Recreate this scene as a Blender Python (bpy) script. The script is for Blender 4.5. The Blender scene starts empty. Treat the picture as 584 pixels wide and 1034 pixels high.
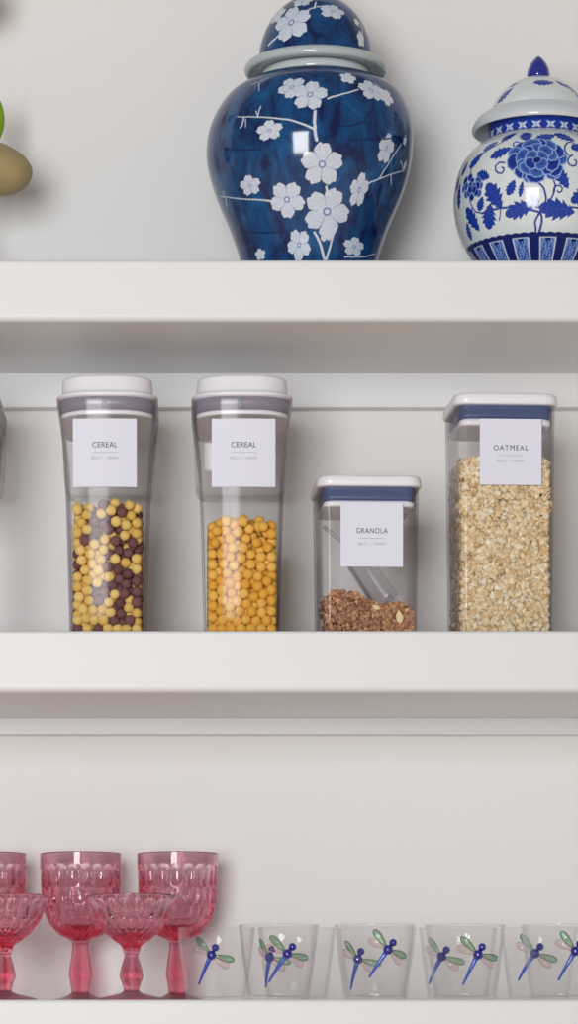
import bpy, bmesh, math, random
import numpy as np
from mathutils import Vector, Matrix

random.seed(7)
rng = np.random.default_rng(7)
sc = bpy.context.scene
COL = sc.collection

# ---------------------------------------------------------------- camera
F = 3300.0            # focal length in pixels of the 584x1034 frame
D = 3.465             # camera distance to the front edge of the shelves
XV, YH = 195.0, 1050.0    # where the optical axis meets the frame
ZC = 1.10             # camera height


def sca(Y):
    return (D + Y) / F


def P(px, py, Y):
    s = sca(Y)
    return Vector(((px - XV) * s, Y, ZC + (YH - py) * s))


cam_d = bpy.data.cameras.new('camera')
cam_d.sensor_fit = 'HORIZONTAL'
cam_d.sensor_width = 36.0
cam_d.lens = F * 36.0 / 584.0
cam_d.shift_x = (292.0 - XV) / 584.0
cam_d.shift_y = (YH - 517.0) / 584.0
cam_d.clip_start = 0.05
cam = bpy.data.objects.new('camera', cam_d)
cam.location = (0, -D, ZC)
cam.rotation_euler = (math.radians(90), 0, 0)
COL.objects.link(cam)
sc.camera = cam

# ---------------------------------------------------------------- world, light, exposure
sc.view_settings.view_transform = 'Standard'
sc.view_settings.look = 'None'
sc.view_settings.gamma = 1.0
sc.view_settings.use_curve_mapping = False
sc.view_settings.exposure = 0.0

world = bpy.data.worlds.new('room_ambience')
sc.world = world
world.use_nodes = True
wn = world.node_tree
wn.nodes.clear()
w_out = wn.nodes.new('ShaderNodeOutputWorld')
w_bg = wn.nodes.new('ShaderNodeBackground')
w_tc = wn.nodes.new('ShaderNodeTexCoord')
w_sep = wn.nodes.new('ShaderNodeSeparateXYZ')
w_map = wn.nodes.new('ShaderNodeMapRange')
w_ramp = wn.nodes.new('ShaderNodeValToRGB')
wn.links.new(w_tc.outputs['Generated'], w_sep.inputs[0])
wn.links.new(w_sep.outputs['Z'], w_map.inputs['Value'])
w_map.inputs['From Min'].default_value = -1
w_map.inputs['From Max'].default_value = 1
wn.links.new(w_map.outputs[0], w_ramp.inputs[0])
wn.links.new(w_ramp.outputs[0], w_bg.inputs['Color'])
wn.links.new(w_bg.outputs[0], w_out.inputs[0])
el = w_ramp.color_ramp.elements
el[0].position, el[0].color = 0.24, (1.0, 0.77, 0.56, 1)      # warm floor of the room
el[1].position, el[1].color = 0.80, (0.32, 0.31, 0.31, 1)
mid = el.new(0.47)
mid.color = (0.34, 0.30, 0.26, 1)
w_bg.inputs['Strength'].default_value = 0.72


def window_lamp(name, loc, w, h, watts, col):
    d = bpy.data.lights.new(name, 'AREA')
    d.shape = 'RECTANGLE'
    d.size, d.size_y, d.energy, d.color = w, h, watts, col
    o = bpy.data.objects.new(name, d)
    o.location = loc
    o.rotation_euler = (math.radians(90), 0, 0)      # faces +Y, towards the shelves
    COL.objects.link(o)


window_lamp('window_light', (-0.92, -5.00, 1.52), 1.55, 1.80, 168, (0.965, 0.985, 1.0))

sc.cycles.use_denoising = True
sc.cycles.max_bounces = 14
sc.cycles.transmission_bounces = 14
sc.cycles.transparent_max_bounces = 40
sc.cycles.glossy_bounces = 6


# ---------------------------------------------------------------- materials
def srgb(r, g, b):
    def f(c):
        c /= 255.0
        return c / 12.92 if c <= 0.04045 else ((c + 0.055) / 1.055) ** 2.4
    return (f(r), f(g), f(b), 1)


def mat_new(name):
    m = bpy.data.materials.new(name)
    m.use_nodes = True
    return m, m.node_tree.nodes, m.node_tree.links, m.node_tree.nodes['Principled BSDF']


def plain(name, col, rough=0.5, spec=0.5, noise=0.0, scale=40, bump=0.0, bscale=200, coat=0.0, sss=0.0):
    m, n, l, p = mat_new(name)
    p.inputs['Base Color'].default_value = col
    p.inputs['Roughness'].default_value = rough
    p.inputs['Specular IOR Level'].default_value = spec
    p.inputs['Coat Weight'].default_value = coat
    p.inputs['Coat Roughness'].default_value = 0.05
    tc = n.new('ShaderNodeTexCoord')
    if noise:
        nz = n.new('ShaderNodeTexNoise')
        nz.inputs['Scale'].default_value = scale
        nz.inputs['Detail'].default_value = 4
        l.new(tc.outputs['Object'], nz.inputs['Vector'])
        mx = n.new('ShaderNodeMix')
        mx.data_type = 'RGBA'
        mx.inputs[6].default_value = tuple(c * (1 - noise) for c in col[:3]) + (1,)
        mx.inputs[7].default_value = tuple(min(1, c * (1 + noise)) for c in col[:3]) + (1,)
        l.new(nz.outputs['Fac'], mx.inputs[0])
        l.new(mx.outputs[2], p.inputs['Base Color'])
    if bump:
        nb = n.new('ShaderNodeTexNoise')
        nb.inputs['Scale'].default_value = bscale
        nb.inputs['Detail'].default_value = 3
        l.new(tc.outputs['Object'], nb.inputs['Vector'])
        bp = n.new('ShaderNodeBump')
        bp.inputs['Strength'].default_value = bump
        bp.inputs['Distance'].default_value = 0.002
        l.new(nb.outputs['Fac'], bp.inputs['Height'])
        l.new(bp.outputs[0], p.inputs['Normal'])
    return m


def clear(name, tint=(1, 1, 1), base=0.015, edge=0.45, rough=0.03, gloss=1.0, edge_tint=None, absorb=None, density=0.0):
    """thin clear plastic: transparent with a Fresnel reflection"""
    m, n, l, p = mat_new(name)
    out = n['Material Output']
    n.remove(p)
    tr = n.new('ShaderNodeBsdfTransparent')
    tr.inputs[0].default_value = (*tint, 1)
    gl = n.new('ShaderNodeBsdfGlossy')
    gl.inputs['Roughness'].default_value = rough
    gl.inputs['Color'].default_value = (gloss, gloss, gloss, 1)
    lw = n.new('ShaderNodeLayerWeight')
    lw.inputs['Blend'].default_value = 0.5
    pw = n.new('ShaderNodeMath')
    pw.operation = 'POWER'
    pw.inputs[1].default_value = 4.0
    l.new(lw.outputs['Facing'], pw.inputs[0])
    if edge_tint:                       # a grazing view passes through more of the wall
        em = n.new('ShaderNodeMix')
        em.data_type = 'RGBA'
        em.inputs[6].default_value = (*tint, 1)
        em.inputs[7].default_value = (*edge_tint, 1)
        l.new(pw.outputs[0], em.inputs[0])
        l.new(em.outputs[2], tr.inputs[0])
    if absorb:
        va = n.new('ShaderNodeVolumeAbsorption')
        va.inputs['Color'].default_value = (*absorb, 1)
        va.inputs['Density'].default_value = density
        l.new(va.outputs[0], out.inputs['Volume'])
    ma = n.new('ShaderNodeMath')
    ma.operation = 'MULTIPLY_ADD'
    l.new(pw.outputs[0], ma.inputs[0])
    ma.inputs[1].default_value = edge
    ma.inputs[2].default_value = base
    mx = n.new('ShaderNodeMixShader')
    l.new(ma.outputs[0], mx.inputs[0])
    l.new(tr.outputs[0], mx.inputs[1])
    l.new(gl.outputs[0], mx.inputs[2])
    l.new(mx.outputs[0], out.inputs['Surface'])
    return m


def glass(name, tint=(1, 1, 1), ior=1.45, through=0.4, absorb=None, density=0.0):
    """solid glass: refraction mixed with some straight-through transmission, coloured by its thickness"""
    m, n, l, p = mat_new(name)
    out = n['Material Output']
    n.remove(p)
    tr = n.new('ShaderNodeBsdfTransparent')
    tr.inputs[0].default_value = (*tint, 1)
    g = n.new('ShaderNodeBsdfGlass')
    g.inputs['Color'].default_value = (*tint, 1)
    g.inputs['IOR'].default_value = ior
    g.inputs['Roughness'].default_value = 0.0
    mx = n.new('ShaderNodeMixShader')
    mx.inputs[0].default_value = through
    l.new(g.outputs[0], mx.inputs[1])
    l.new(tr.outputs[0], mx.inputs[2])
    l.new(mx.outputs[0], out.inputs['Surface'])
    if absorb:
        va = n.new('ShaderNodeVolumeAbsorption')
        va.inputs['Color'].default_value = (*absorb, 1)
        va.inputs['Density'].default_value = density
        l.new(va.outputs[0], out.inputs['Volume'])
    return m


M = {}
M['wall'] = plain('wall_paint', srgb(232, 231, 230), 0.75, 0.25, 0.012, 5, 0.06, 260)
M['shelf'] = plain('shelf_paint', srgb(228, 229, 231), 0.42, 0.4, 0.008, 3, 0.03, 120)
M['floor'] = plain('floor_wood', srgb(196, 164, 130), 0.5, 0.4, 0.12, 6)
M['white_plastic'] = plain('white_plastic', srgb(236, 236, 244), 0.3, 0.5)
M['seal_navy'] = plain('navy_seal', srgb(78, 92, 132), 0.35, 0.5, 0.06, 60)
M['seal_grey'] = plain('grey_violet_seal', srgb(140, 134, 150), 0.3, 0.5, 0.05, 40)
M['label'] = plain('label_card', srgb(226, 227, 243), 0.6, 0.25)
M['ink'] = plain('grey_ink', srgb(92, 96, 104), 0.6, 0.2)
M['ink_faint'] = plain('faint_ink', srgb(172, 176, 188), 0.6, 0.2)
M['ink_light'] = plain('pale_ink', srgb(150, 154, 164), 0.6, 0.2)
M['clear_plastic'] = clear('clear_plastic', (0.990, 0.988, 0.990), 0.007, 0.30, 0.13, 1.0, (0.50, 0.46, 0.50))
M['clear_violet'] = clear('clear_smoky_plastic', (0.985, 0.982, 0.982), 0.012, 0.35, 0.10, 1.0, (0.7, 0.68, 0.68))
M['scoop'] = clear('clear_scoop_plastic', (0.93, 0.92, 0.935), 0.02, 0.5, 0.22, 1.0, (0.22, 0.20, 0.24))
M['tumbler'] = clear('clear_glass', (0.995, 0.993, 0.994), 0.022, 0.55, 0.02, 1.0, (0.77, 0.76, 0.76))
M['pink'] = glass('pink_pressed_glass', (0.99, 0.95, 0.965), 1.50, 0.12, (1.0, 0.26, 0.46), 72.0)
M['pink_stem'] = glass('pink_stem_glass', (0.99, 0.95, 0.965), 1.45, 0.30, (1.0, 0.26, 0.44), 66.0)
M['pink_foot'] = glass('pink_foot_glass', (0.99, 0.93, 0.95), 1.45, 0.45, (1.0, 0.30, 0.42), 16.0)
M['blue_glass'] = plain('cobalt_glass', srgb(14, 28, 140), 0.06, 0.8, coat=1.0)
M['tail_glass'] = plain('blue_tail_glass', srgb(58, 92, 190), 0.1, 0.7, coat=0.6)
M['wing_green'] = clear('green_wing_glass', (0.68, 0.82, 0.70), 0.06, 0.4, 0.05)
M['wing_pink'] = clear('pale_pink_wing_glass', (0.975, 0.92, 0.925), 0.06, 0.4, 0.05)
M['wing_rim_green'] = plain('green_wing_rim', srgb(96, 132, 104), 0.15, 0.6)
M['wing_rim_pink'] = plain('pink_wing_rim', srgb(196, 164, 164), 0.15, 0.6)
M['leaf'] = plain('green_leaf', srgb(120, 160, 20), 0.45, 0.4, 0.15, 60)
M['petal'] = plain('tan_petal', srgb(166, 148, 106), 0.55, 0.3, 0.22, 35)
M['twig'] = plain('brown_twig', srgb(96, 76, 50), 0.7, 0.2, 0.2, 60)


def puff_mat(name, c0, c1):
    m, n, l, p = mat_new(name)
    oi = n.new('ShaderNodeObjectInfo')
    tc = n.new('ShaderNodeTexCoord')
    nz = n.new('ShaderNodeTexNoise')
    nz.inputs['Scale'].default_value = 260
    nz.inputs['Detail'].default_value = 3
    l.new(tc.outputs['Object'], nz.inputs['Vector'])
    ad = n.new('ShaderNodeMath')
    ad.operation = 'MULTIPLY_ADD'
    l.new(nz.outputs['Fac'], ad.inputs[0])
    ad.inputs[1].default_value = 0.6
    l.new(oi.outputs['Random'], ad.inputs[2])
    sb = n.new('ShaderNodeMath')
    sb.operation = 'SUBTRACT'
    l.new(ad.outputs[0], sb.inputs[0])
    sb.inputs[1].default_value = 0.3
    sb.use_clamp = True
    mx = n.new('ShaderNodeMix')
    mx.data_type = 'RGBA'
    mx.inputs[6].default_value = c0
    mx.inputs[7].default_value = c1
    l.new(sb.outputs[0], mx.inputs[0])
    l.new(mx.outputs[2], p.inputs['Base Color'])
    p.inputs['Roughness'].default_value = 0.75
    p.inputs['Specular IOR Level'].default_value = 0.25
    bp = n.new('ShaderNodeBump')
    bp.inputs['Strength'].default_value = 0.35
    bp.inputs['Distance'].default_value = 0.001
    l.new(nz.outputs['Fac'], bp.inputs['Height'])
    l.new(bp.outputs[0], p.inputs['Normal'])
    return m


M['puff_pale'] = puff_mat('pale_yellow_ball', srgb(222, 182, 92), srgb(238, 206, 128))
M['puff_cocoa'] = puff_mat('chocolate_ball', srgb(102, 66, 68), srgb(128, 86, 88))
M['puff_gold'] = puff_mat('golden_ball', srgb(228, 168, 60), srgb(240, 194, 96))


def attr_mat(name, rough=0.8, rand=0.0):
    """colour of each flake or crumb, with fine noise"""
    m, n, l, p = mat_new(name)
    at = n.new('ShaderNodeAttribute')
    at.attribute_name = 'tone'
    tc = n.new('ShaderNodeTexCoord')
    nz = n.new('ShaderNodeTexNoise')
    nz.inputs['Scale'].default_value = 500
    l.new(tc.outputs['Object'], nz.inputs['Vector'])
    mr = n.new('ShaderNodeMapRange')
    mr.inputs['To Min'].default_value = 0.82
    mr.inputs['To Max'].default_value = 1.12
    l.new(nz.outputs['Fac'], mr.inputs['Value'])
    mx = n.new('ShaderNodeMix')
    mx.data_type = 'RGBA'
    mx.blend_type = 'MULTIPLY'
    mx.inputs[0].default_value = 1
    l.new(at.outputs['Color'], mx.inputs[6])
    l.new(mr.outputs[0], mx.inputs[7])
    l.new(mx.outputs[2], p.inputs['Base Color'])
    p.inputs['Roughness'].default_value = rough
    p.inputs['Specular IOR Level'].default_value = 0.2
    return m


M['flake'] = attr_mat('cereal_flakes')


def porcelain(name, ground, ground2, scale):
    """glazed ground (brushed between two blues, or white) with the painted pattern over it"""
    m, n, l, p = mat_new(name)
    tc = n.new('ShaderNodeTexCoord')
    mp = n.new('ShaderNodeMapping')
    mp.inputs['Scale'].default_value = (1.6, 1.6, 0.7)
    l.new(tc.outputs['Object'], mp.inputs['Vector'])
    nz = n.new('ShaderNodeTexNoise')
    nz.inputs['Scale'].default_value = scale
    nz.inputs['Detail'].default_value = 5
    nz.inputs['Roughness'].default_value = 0.62
    nz.inputs['Distortion'].default_value = 0.8
    l.new(mp.outputs[0], nz.inputs['Vector'])
    rp = n.new('ShaderNodeValToRGB')
    rp.color_ramp.elements[0].position = 0.36
    rp.color_ramp.elements[0].color = ground
    rp.color_ramp.elements[1].position = 0.74
    rp.color_ramp.elements[1].color = ground2
    l.new(nz.outputs['Fac'], rp.inputs[0])
    at = n.new('ShaderNodeAttribute')
    at.attribute_name = 'pattern'
    mx = n.new('ShaderNodeMix')
    mx.data_type = 'RGBA'
    l.new(at.outputs['Alpha'], mx.inputs[0])
    l.new(rp.outputs[0], mx.inputs[6])
    l.new(at.outputs['Color'], mx.inputs[7])
    l.new(mx.outputs[2], p.inputs['Base Color'])
    p.inputs['Roughness'].default_value = 0.10
    p.inputs['Specular IOR Level'].default_value = 0.55
    return m


M['blue_glaze'] = porcelain('blue_glaze', srgb(6, 22, 74), srgb(14, 92, 150), 30)
M['white_glaze'] = porcelain('white_glaze', srgb(214, 224, 226), srgb(226, 232, 232), 20)


# ---------------------------------------------------------------- object helpers
def link(o, parent=None):
    COL.objects.link(o)
    if parent is not None:
        o.parent = parent
    return o


def tag(o, label=None, cat=None, group=None, kind=None):
    if label:
        o['label'] = label
    if cat:
        o['category'] = cat
    if group:
        o['group'] = group
    if kind:
        o['kind'] = kind
    return o


def mesh_obj(name, verts, faces, mats, parent=None, smooth=True, mi=None, loc=None):
    me = bpy.data.meshes.new(name)
    me.from_pydata([tuple(v) for v in verts], [], faces)
    if not isinstance(mats, (list, tuple)):
        mats = [mats]
    for m in mats:
        me.materials.append(m)
    me.validate()
    if mi is not None:
        for p_, k in zip(me.polygons, mi):
            p_.material_index = k
    me.polygons.foreach_set('use_smooth', [smooth] * len(me.polygons))
    me.update()
    o = bpy.data.objects.new(name, me)
    if loc is not None:
        o.location = loc
    return link(o, parent)


def bm_obj(name, bm, mats, parent=None, smooth=True, loc=None):
    me = bpy.data.meshes.new(name)
    bmesh.ops.recalc_face_normals(bm, faces=bm.faces)
    bm.to_mesh(me)
    bm.free()
    for m in (mats if isinstance(mats, (list, tuple)) else [mats]):
        me.materials.append(m)
    me.polygons.foreach_set('use_smooth', [smooth] * len(me.polygons))
    o = bpy.data.objects.new(name, me)
    if loc is not None:
        o.location = loc
    return link(o, parent)


def empty(name, loc, rz=0.0):
    o = bpy.data.objects.new(name, None)
    o.location = loc
    o.rotation_euler.z = rz
    o.empty_display_size = 0.02
    return link(o)


def copy_tree(o, parent=None):
    c = o.copy()
    COL.objects.link(c)
    c.parent = parent
    for ch in list(o.children):
        copy_tree(ch, c)
    return c


class MB:
    """collects vertices and faces of one mesh"""

    def __init__(self):
        self.v, self.f, self.m = [], [], []

    def add(self, v, f, mi=0):
        b = len(self.v)
        self.v += [tuple(x) for x in v]
        self.f += [tuple(i + b for i in q) for q in f]
        self.m += [mi] * len(f)

    def rings(self, rings, cap0=True, cap1=True, mi=0, closed=True):
        n = len(rings[0])
        v = [p for r in rings for p in r]
        f = []
        for i in range(len(rings) - 1):
            for j in range(n if closed else n - 1):
                k = (j + 1) % n
                f.append((i * n + j, i * n + k, (i + 1) * n + k, (i + 1) * n + j))
        if cap0:
            f.append(tuple(reversed(range(n))))
        if cap1:
            f.append(tuple(range((len(rings) - 1) * n, len(rings) * n)))
        self.add(v, f, mi)

    def sphere(self, c, r, seg=16, ring=10, sx=1, sy=1, sz=1, rot=None, mi=0):
        v = [Vector((0, 0, -r * sz))]
        for i in range(1, ring):
            a = -math.pi / 2 + math.pi * i / ring
            for j in range(seg):
                b = 2 * math.pi * j / seg
                v.append(Vector((r * sx * math.cos(a) * math.cos(b), r * sy * math.cos(a) * math.sin(b), r * sz * math.sin(a))))
        v.append(Vector((0, 0, r * sz)))
        f = []
        for j in range(seg):
            f.append((0, 1 + (j + 1) % seg, 1 + j))
        for i in range(ring - 2):
            for j in range(seg):
                a0 = 1 + i * seg
                f.append((a0 + j, a0 + (j + 1) % seg, a0 + seg + (j + 1) % seg, a0 + seg + j))
        t = len(v) - 1
        a0 = 1 + (ring - 2) * seg
        for j in range(seg):
            f.append((a0 + j, a0 + (j + 1) % seg, t))
        if rot is not None:
            v = [rot @ p for p in v]
        self.add([p + Vector(c) for p in v], f, mi)

    def tube(self, pts, radii, seg=10, mi=0):
        pts = [Vector(p) for p in pts]
        rings = []
        t0 = (pts[1] - pts[0]).normalized()
        u = t0.orthogonal().normalized()
        for i, p in enumerate(pts):
            a = pts[max(0, i - 1)]
            b = pts[min(len(pts) - 1, i + 1)]
            t = (b - a).normalized()
            u = (u - t * u.dot(t)).normalized()
            w = t.cross(u)
            r = radii[i] if isinstance(radii, (list, tuple)) else radii
            rings.append([p + (u * math.cos(2 * math.pi * k / seg) + w * math.sin(2 * math.pi * k / seg)) * r for k in range(seg)])
        self.rings(rings, mi=mi)

    def build(self, name, mats, parent=None, smooth=True, loc=None):
        return mesh_obj(name, self.v, self.f, mats, parent, smooth, self.m, loc)


def rrect(hw, hd, r, z, n=8, cx=0.0, cy=0.0, bow=0.0):
    """rounded rectangle; bow lets the corner parts of front and back fall back"""
    r = min(r, hw * 0.999, hd * 0.999)
    pts = []
    if bow:
        pts = rrect(hw, hd, r, z, n)
        full = []
        for i, p in enumerate(pts):
            q = pts[(i + 1) % len(pts)]
            full.append(p)
            if i % (n + 1) == n and i // (n + 1) in (0, 2):      # the straight front and back
                full += [p.lerp(q, k / 9) for k in range(1, 9)]
        for p in full:
            if abs(p.y) > hd - r - 1e-6:
                w = (abs(p.y) - (hd - r)) / r
                p.y -= math.copysign(bow * (p.x / hw) ** 2 * w, p.y)
        return full
    for q, (sx, sy) in enumerate(((1, 1), (-1, 1), (-1, -1), (1, -1))):
        for k in range(n + 1):
            a = q * math.pi / 2 + (math.pi / 2) * k / n
            pts.append(Vector((cx + sx * (hw - r) + r * math.cos(a), cy + sy * (hd - r) + r * math.sin(a), z)))
    return pts


def bevel_box(name, lo, hi, mat, parent=None, bev=0.004, seg=3):
    bm = bmesh.new()
    bmesh.ops.create_cube(bm, size=1)
    for v in bm.verts:
        v.co = Vector([lo[i] + (v.co[i] + 0.5) * (hi[i] - lo[i]) for i in range(3)])
    if bev:
        bmesh.ops.bevel(bm, geom=list(bm.edges), offset=bev, segments=seg, profile=0.5, affect='EDGES')
    o = bm_obj(name, bm, mat, parent, smooth=False)
    return o


def interp(prof, n):
    """smooth resampling of a (radius, z) polyline with Catmull-Rom"""
    out = []
    m = len(prof)
    for i in range(m - 1):
        p0, p1, p2, p3 = prof[max(0, i - 1)], prof[i], prof[i + 1], prof[min(m - 1, i + 2)]
        for k in range(n):
            t = k / n
            out.append(tuple(0.5 * (2 * p1[c] + (p2[c] - p0[c]) * t + (2 * p0[c] - 5 * p1[c] + 4 * p2[c] - p3[c]) * t * t
                                    + (3 * p1[c] - p0[c] - 3 * p2[c] + p3[c]) * t ** 3) for c in range(2)))
    out.append(prof[-1])
    return out


# ---------------------------------------------------------------- the setting
WALL_Y = 0.291
CLEAT_Y = 0.272
X0, X1 = -0.95, 1.25
wl = bevel_box('wall_back', (X0 - 0.6, WALL_Y, 0), (X1 + 0.6, WALL_Y + 0.1, 2.9), M['wall'], bev=0)
tag(wl, kind='structure')
fl = bevel_box('floor', (X0 - 0.6, -1.6, -0.05), (X1 + 0.6, WALL_Y + 0.1, 0), M['floor'], bev=0)
tag(fl, kind='structure')

def zpx(py, Y=0.0):
    return ZC + (YH - py) * sca(Y)


Z_TOP = zpx(262.5)
Z_MID = zpx(637)
Z_BOT = zpx(1009.5)


def shelf(ztop, thick, cleat_h, label):
    pr = [(0.0, ztop - 0.003), (0.0009, ztop - 0.0009), (0.003, ztop), (WALL_Y, ztop), (WALL_Y, ztop - thick)]
    pr += [(0.0075 - 0.0075 * math.sin(a), ztop - thick + 0.0065 - 0.0065 * math.cos(a)) for a in [math.pi / 2 * k / 7 for k in range(8)]]
    mb = MB()
    mb.rings([[Vector((x, y, z)) for y, z in pr] for x in (X0, X1)])
    o = mb.build('shelf', M['shelf'], smooth=False)
    tag(o, label, 'shelf')
    bevel_box('support_cleat', (X0 + 0.01, CLEAT_Y, ztop - thick - cleat_h), (X1 - 0.01, WALL_Y, ztop - thick + 0.0005), M['shelf'], o, bev=0.0012, seg=2)
    return o


shelf(Z_TOP, Z_TOP - zpx(324), zpx(324) - zpx(411.5, CLEAT_Y), 'thick white wall shelf carrying the two blue and white jars')
shelf(Z_MID, Z_MID - zpx(699.5), zpx(699.5) - zpx(741.5, CLEAT_Y), 'thick white wall shelf carrying the clear food containers')
shelf(Z_BOT, 0.064, 0.03, 'thick white wall shelf carrying the pink stemware and clear tumblers')


# ---------------------------------------------------------------- painted porcelain
class Painter:
    """paints a pattern onto a surface of revolution: everything is measured along the surface"""

    def __init__(self, prof, xoff, loc, a_front=105.0, nf=560, nb=90):
        # prof: list of (r, z) bottom to top (local), xoff: function z -> x offset of the axis
        self.prof = np.array(prof)
        self.loc = loc
        th_f = np.radians(np.linspace(-a_front, a_front, nf))
        th_b = np.radians(np.linspace(a_front, 360 - a_front, nb + 2)[1:-1])
        self.th = np.concatenate([th_f, th_b])
        self.r = self.prof[:, 0]
        self.z = self.prof[:, 1]
        ds = np.hypot(np.diff(self.r), np.diff(self.z))
        self.s = np.concatenate([[0], np.cumsum(ds)])
        self.xo = np.array([xoff(z) for z in self.z])
        T, S = np.meshgrid(self.th, self.s)
        R = np.meshgrid(self.th, self.r)[1]
        Z = np.meshgrid(self.th, self.z)[1]
        XO = np.meshgrid(self.th, self.xo)[1]
        self.TW = (T + math.pi) % (2 * math.pi) - math.pi
        self.S, self.R = S, np.maximum(R, 1e-4)
        self.X, self.Y, self.Z = XO + R * np.sin(T), -R * np.cos(T), Z
        self.rgb = np.zeros(T.shape + (3,))
        self.a = np.zeros(T.shape)
        # outward normals, to know which points face the viewer
        nr = np.gradient(self.z)
        nz = -np.gradient(self.r)
        ln = np.hypot(nr, nz) + 1e-12
        NR = np.meshgrid(self.th, nr / ln)[1]
        NZ = np.meshgrid(self.th, nz / ln)[1]
        wx, wy, wz = self.X + loc[0], self.Y + loc[1], self.Z + loc[2]
        self.px = XV + wx / (D + wy) * F
        self.py = YH - (wz - ZC) / (D + wy) * F
        vx, vy, vz = -wx, -D - wy, ZC - wz
        self.facing = (NR * np.sin(T) * vx - NR * np.cos(T) * vy + NZ * vz) > 0

    def at(self, px, py):
        d = (self.px - px) ** 2 + (self.py - py) ** 2 + np.where(self.facing, 0, 1e9)
        i = np.unravel_index(np.argmin(d), d.shape)
        return self.TW[i], self.S[i], self.R[i]

    def local(self, c):
        t0, s0, r0 = c
        dt = (self.TW - t0 + math.pi) % (2 * math.pi) - math.pi
        return 0.5 * (self.R + r0) * dt * 1000, (self.S - s0) * 1000      # mm

    def put(self, mask, col):
        mask = np.clip(mask, 0, 1)
        k = mask[..., None]
        self.rgb = self.rgb * (1 - k) + np.array(col[:3]) * k
        self.a = np.maximum(self.a, mask)

    def shade(self, mask, col):
        """tints only where already painted"""
        k = np.clip(mask, 0, 1)[..., None]
        self.rgb = self.rgb * (1 - k) + np.array(col[:3]) * k

    def line(self, pts, w, col, w1=None):
        cs = [self.at(*p) for p in pts]
        n = len(cs) - 1
        for i in range(n):
            a, b = cs[i], cs[i + 1]
            mid = ((a[0] + b[0]) / 2, (a[1] + b[1]) / 2, (a[2] + b[2]) / 2)
            u, v = self.local(mid)
            bx = mid[2] * (b[0] - a[0]) * 500
            by = (b[1] - a[1]) * 500
            L = bx * bx + by * by + 1e-9
            t = np.clip((u * bx + v * by) / L, -1, 1)
            d = np.hypot(u - t * bx, v - t * by)
            ww = w if w1 is None else w + (w1 - w) * (i + 0.5 + t / 2) / n
            self.put(np.clip((ww / 2 - d) / 0.5 + 0.5, 0, 1), col)

    def curve(self, pts, w, col, w1=None, n=6):
        self.line(interp(pts, n), w, col, w1)

    def build(self, name, mat, parent):
        nz, nt = self.X.shape
        verts = np.stack([self.X, self.Y, self.Z], -1).reshape(-1, 3)
        i = np.arange(nz - 1)[:, None] * nt
        j = np.arange(nt)[None, :]
        k = (j + 1) % nt
        faces = np.stack([i + j, i + k, i + nt + k, i + nt + j], -1).reshape(-1, 4)
        me = bpy.data.meshes.new(name)
        me.vertices.add(len(verts))
        me.vertices.foreach_set('co', verts.ravel())
        me.loops.add(faces.size)
        me.loops.foreach_set('vertex_index', faces.ravel().astype(np.int32))
        me.polygons.add(len(faces))
        me.polygons.foreach_set('loop_start', np.arange(0, faces.size, 4, dtype=np.int32))
        me.polygons.foreach_set('use_smooth', np.ones(len(faces), dtype=bool))
        me.update(calc_edges=True)
        me.validate()
        at = me.color_attributes.new('pattern', 'FLOAT_COLOR', 'POINT')
        rgba = np.concatenate([self.rgb, self.a[..., None]], -1).astype(np.float32)
        at.data.foreach_set('color', rgba.ravel())
        me.materials.append(mat)
        o = bpy.data.objects.new(name, me)
        return link(o, parent)


def sm(x, w=0.5):
    return np.clip(x / w + 0.5, 0, 1)


WHITE = srgb(208, 216, 229)
VEIN = srgb(96, 120, 178)
PALE = srgb(176, 190, 220)


def blossom(pt, px, py, rad, rot=0.0, squash=1.0, tilt=0.0, petals=5, detail=True):
    """five-petalled white plum blossom, rad in mm"""
    u, v = pt.local(pt.at(px, py))
    if squash != 1.0:
        c, s_ = math.cos(tilt), math.sin(tilt)
        a, b = u * c + v * s_, -u * s_ + v * c
        u, v = a, b / squash
    rho = np.hypot(u, v)
    ph = np.arctan2(v, u) - rot
    k = np.abs(np.cos(petals / 2 * ph))
    edge = rad * (0.60 + 0.40 * k ** 0.55) * (1 - 0.06 * np.abs(np.cos(petals * 1.5 * ph + 0.4)))
    # notch in the tip of each petal
    edge = edge - rad * 0.06 * np.clip(1 - np.abs(np.sin(petals / 2 * ph)) * 6, 0, 1)
    m = sm(edge - rho, 0.7)
    pt.put(m, WHITE)
    if not detail:
        return
    # pale veins fanning over each petal, gaps between petals, dots near the tips
    fan = np.clip(np.cos(petals * 5 * ph) - 0.55, 0, 1) * 1.4 * np.clip(1 - np.abs(rho / rad - 0.34) / 0.26, 0, 1)
    pt.shade(m * fan * 0.65, VEIN)
    gap = np.clip(1 - k * 7, 0, 1) * (rho > rad * 0.15)
    pt.shade(m * gap * 0.75, VEIN)
    dots = (np.sin(petals * 9 * ph) * np.sin(rho * 3.6) > 0.55) * (rho > rad * 0.5) * (rho < edge * 0.93)
    pt.shade(m * dots * 0.45, VEIN)
    pt.shade(m * sm(rad * 0.17 - rho) * 0.85, srgb(70, 100, 170))
    pt.shade(m * sm(rad * 0.10 - rho), WHITE)


def z_of(py, Y, base):
    return zpx(py, Y) - base


# ---- large blue jar -------------------------------------------------
JY = 0.140
JS = sca(JY)
jar_loc = Vector(((312.4 - XV) * JS, JY, Z_TOP))
base_py = YH - (Z_TOP - ZC) / JS


def jz(py):
    return zpx(py, JY) - Z_TOP


def jar_off(z):
    t = max(0.0, min(1.0, (z - jz(165)) / (jz(75) - jz(165))))
    return 6.5 * JS * t * t * (3 - 2 * t)


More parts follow.
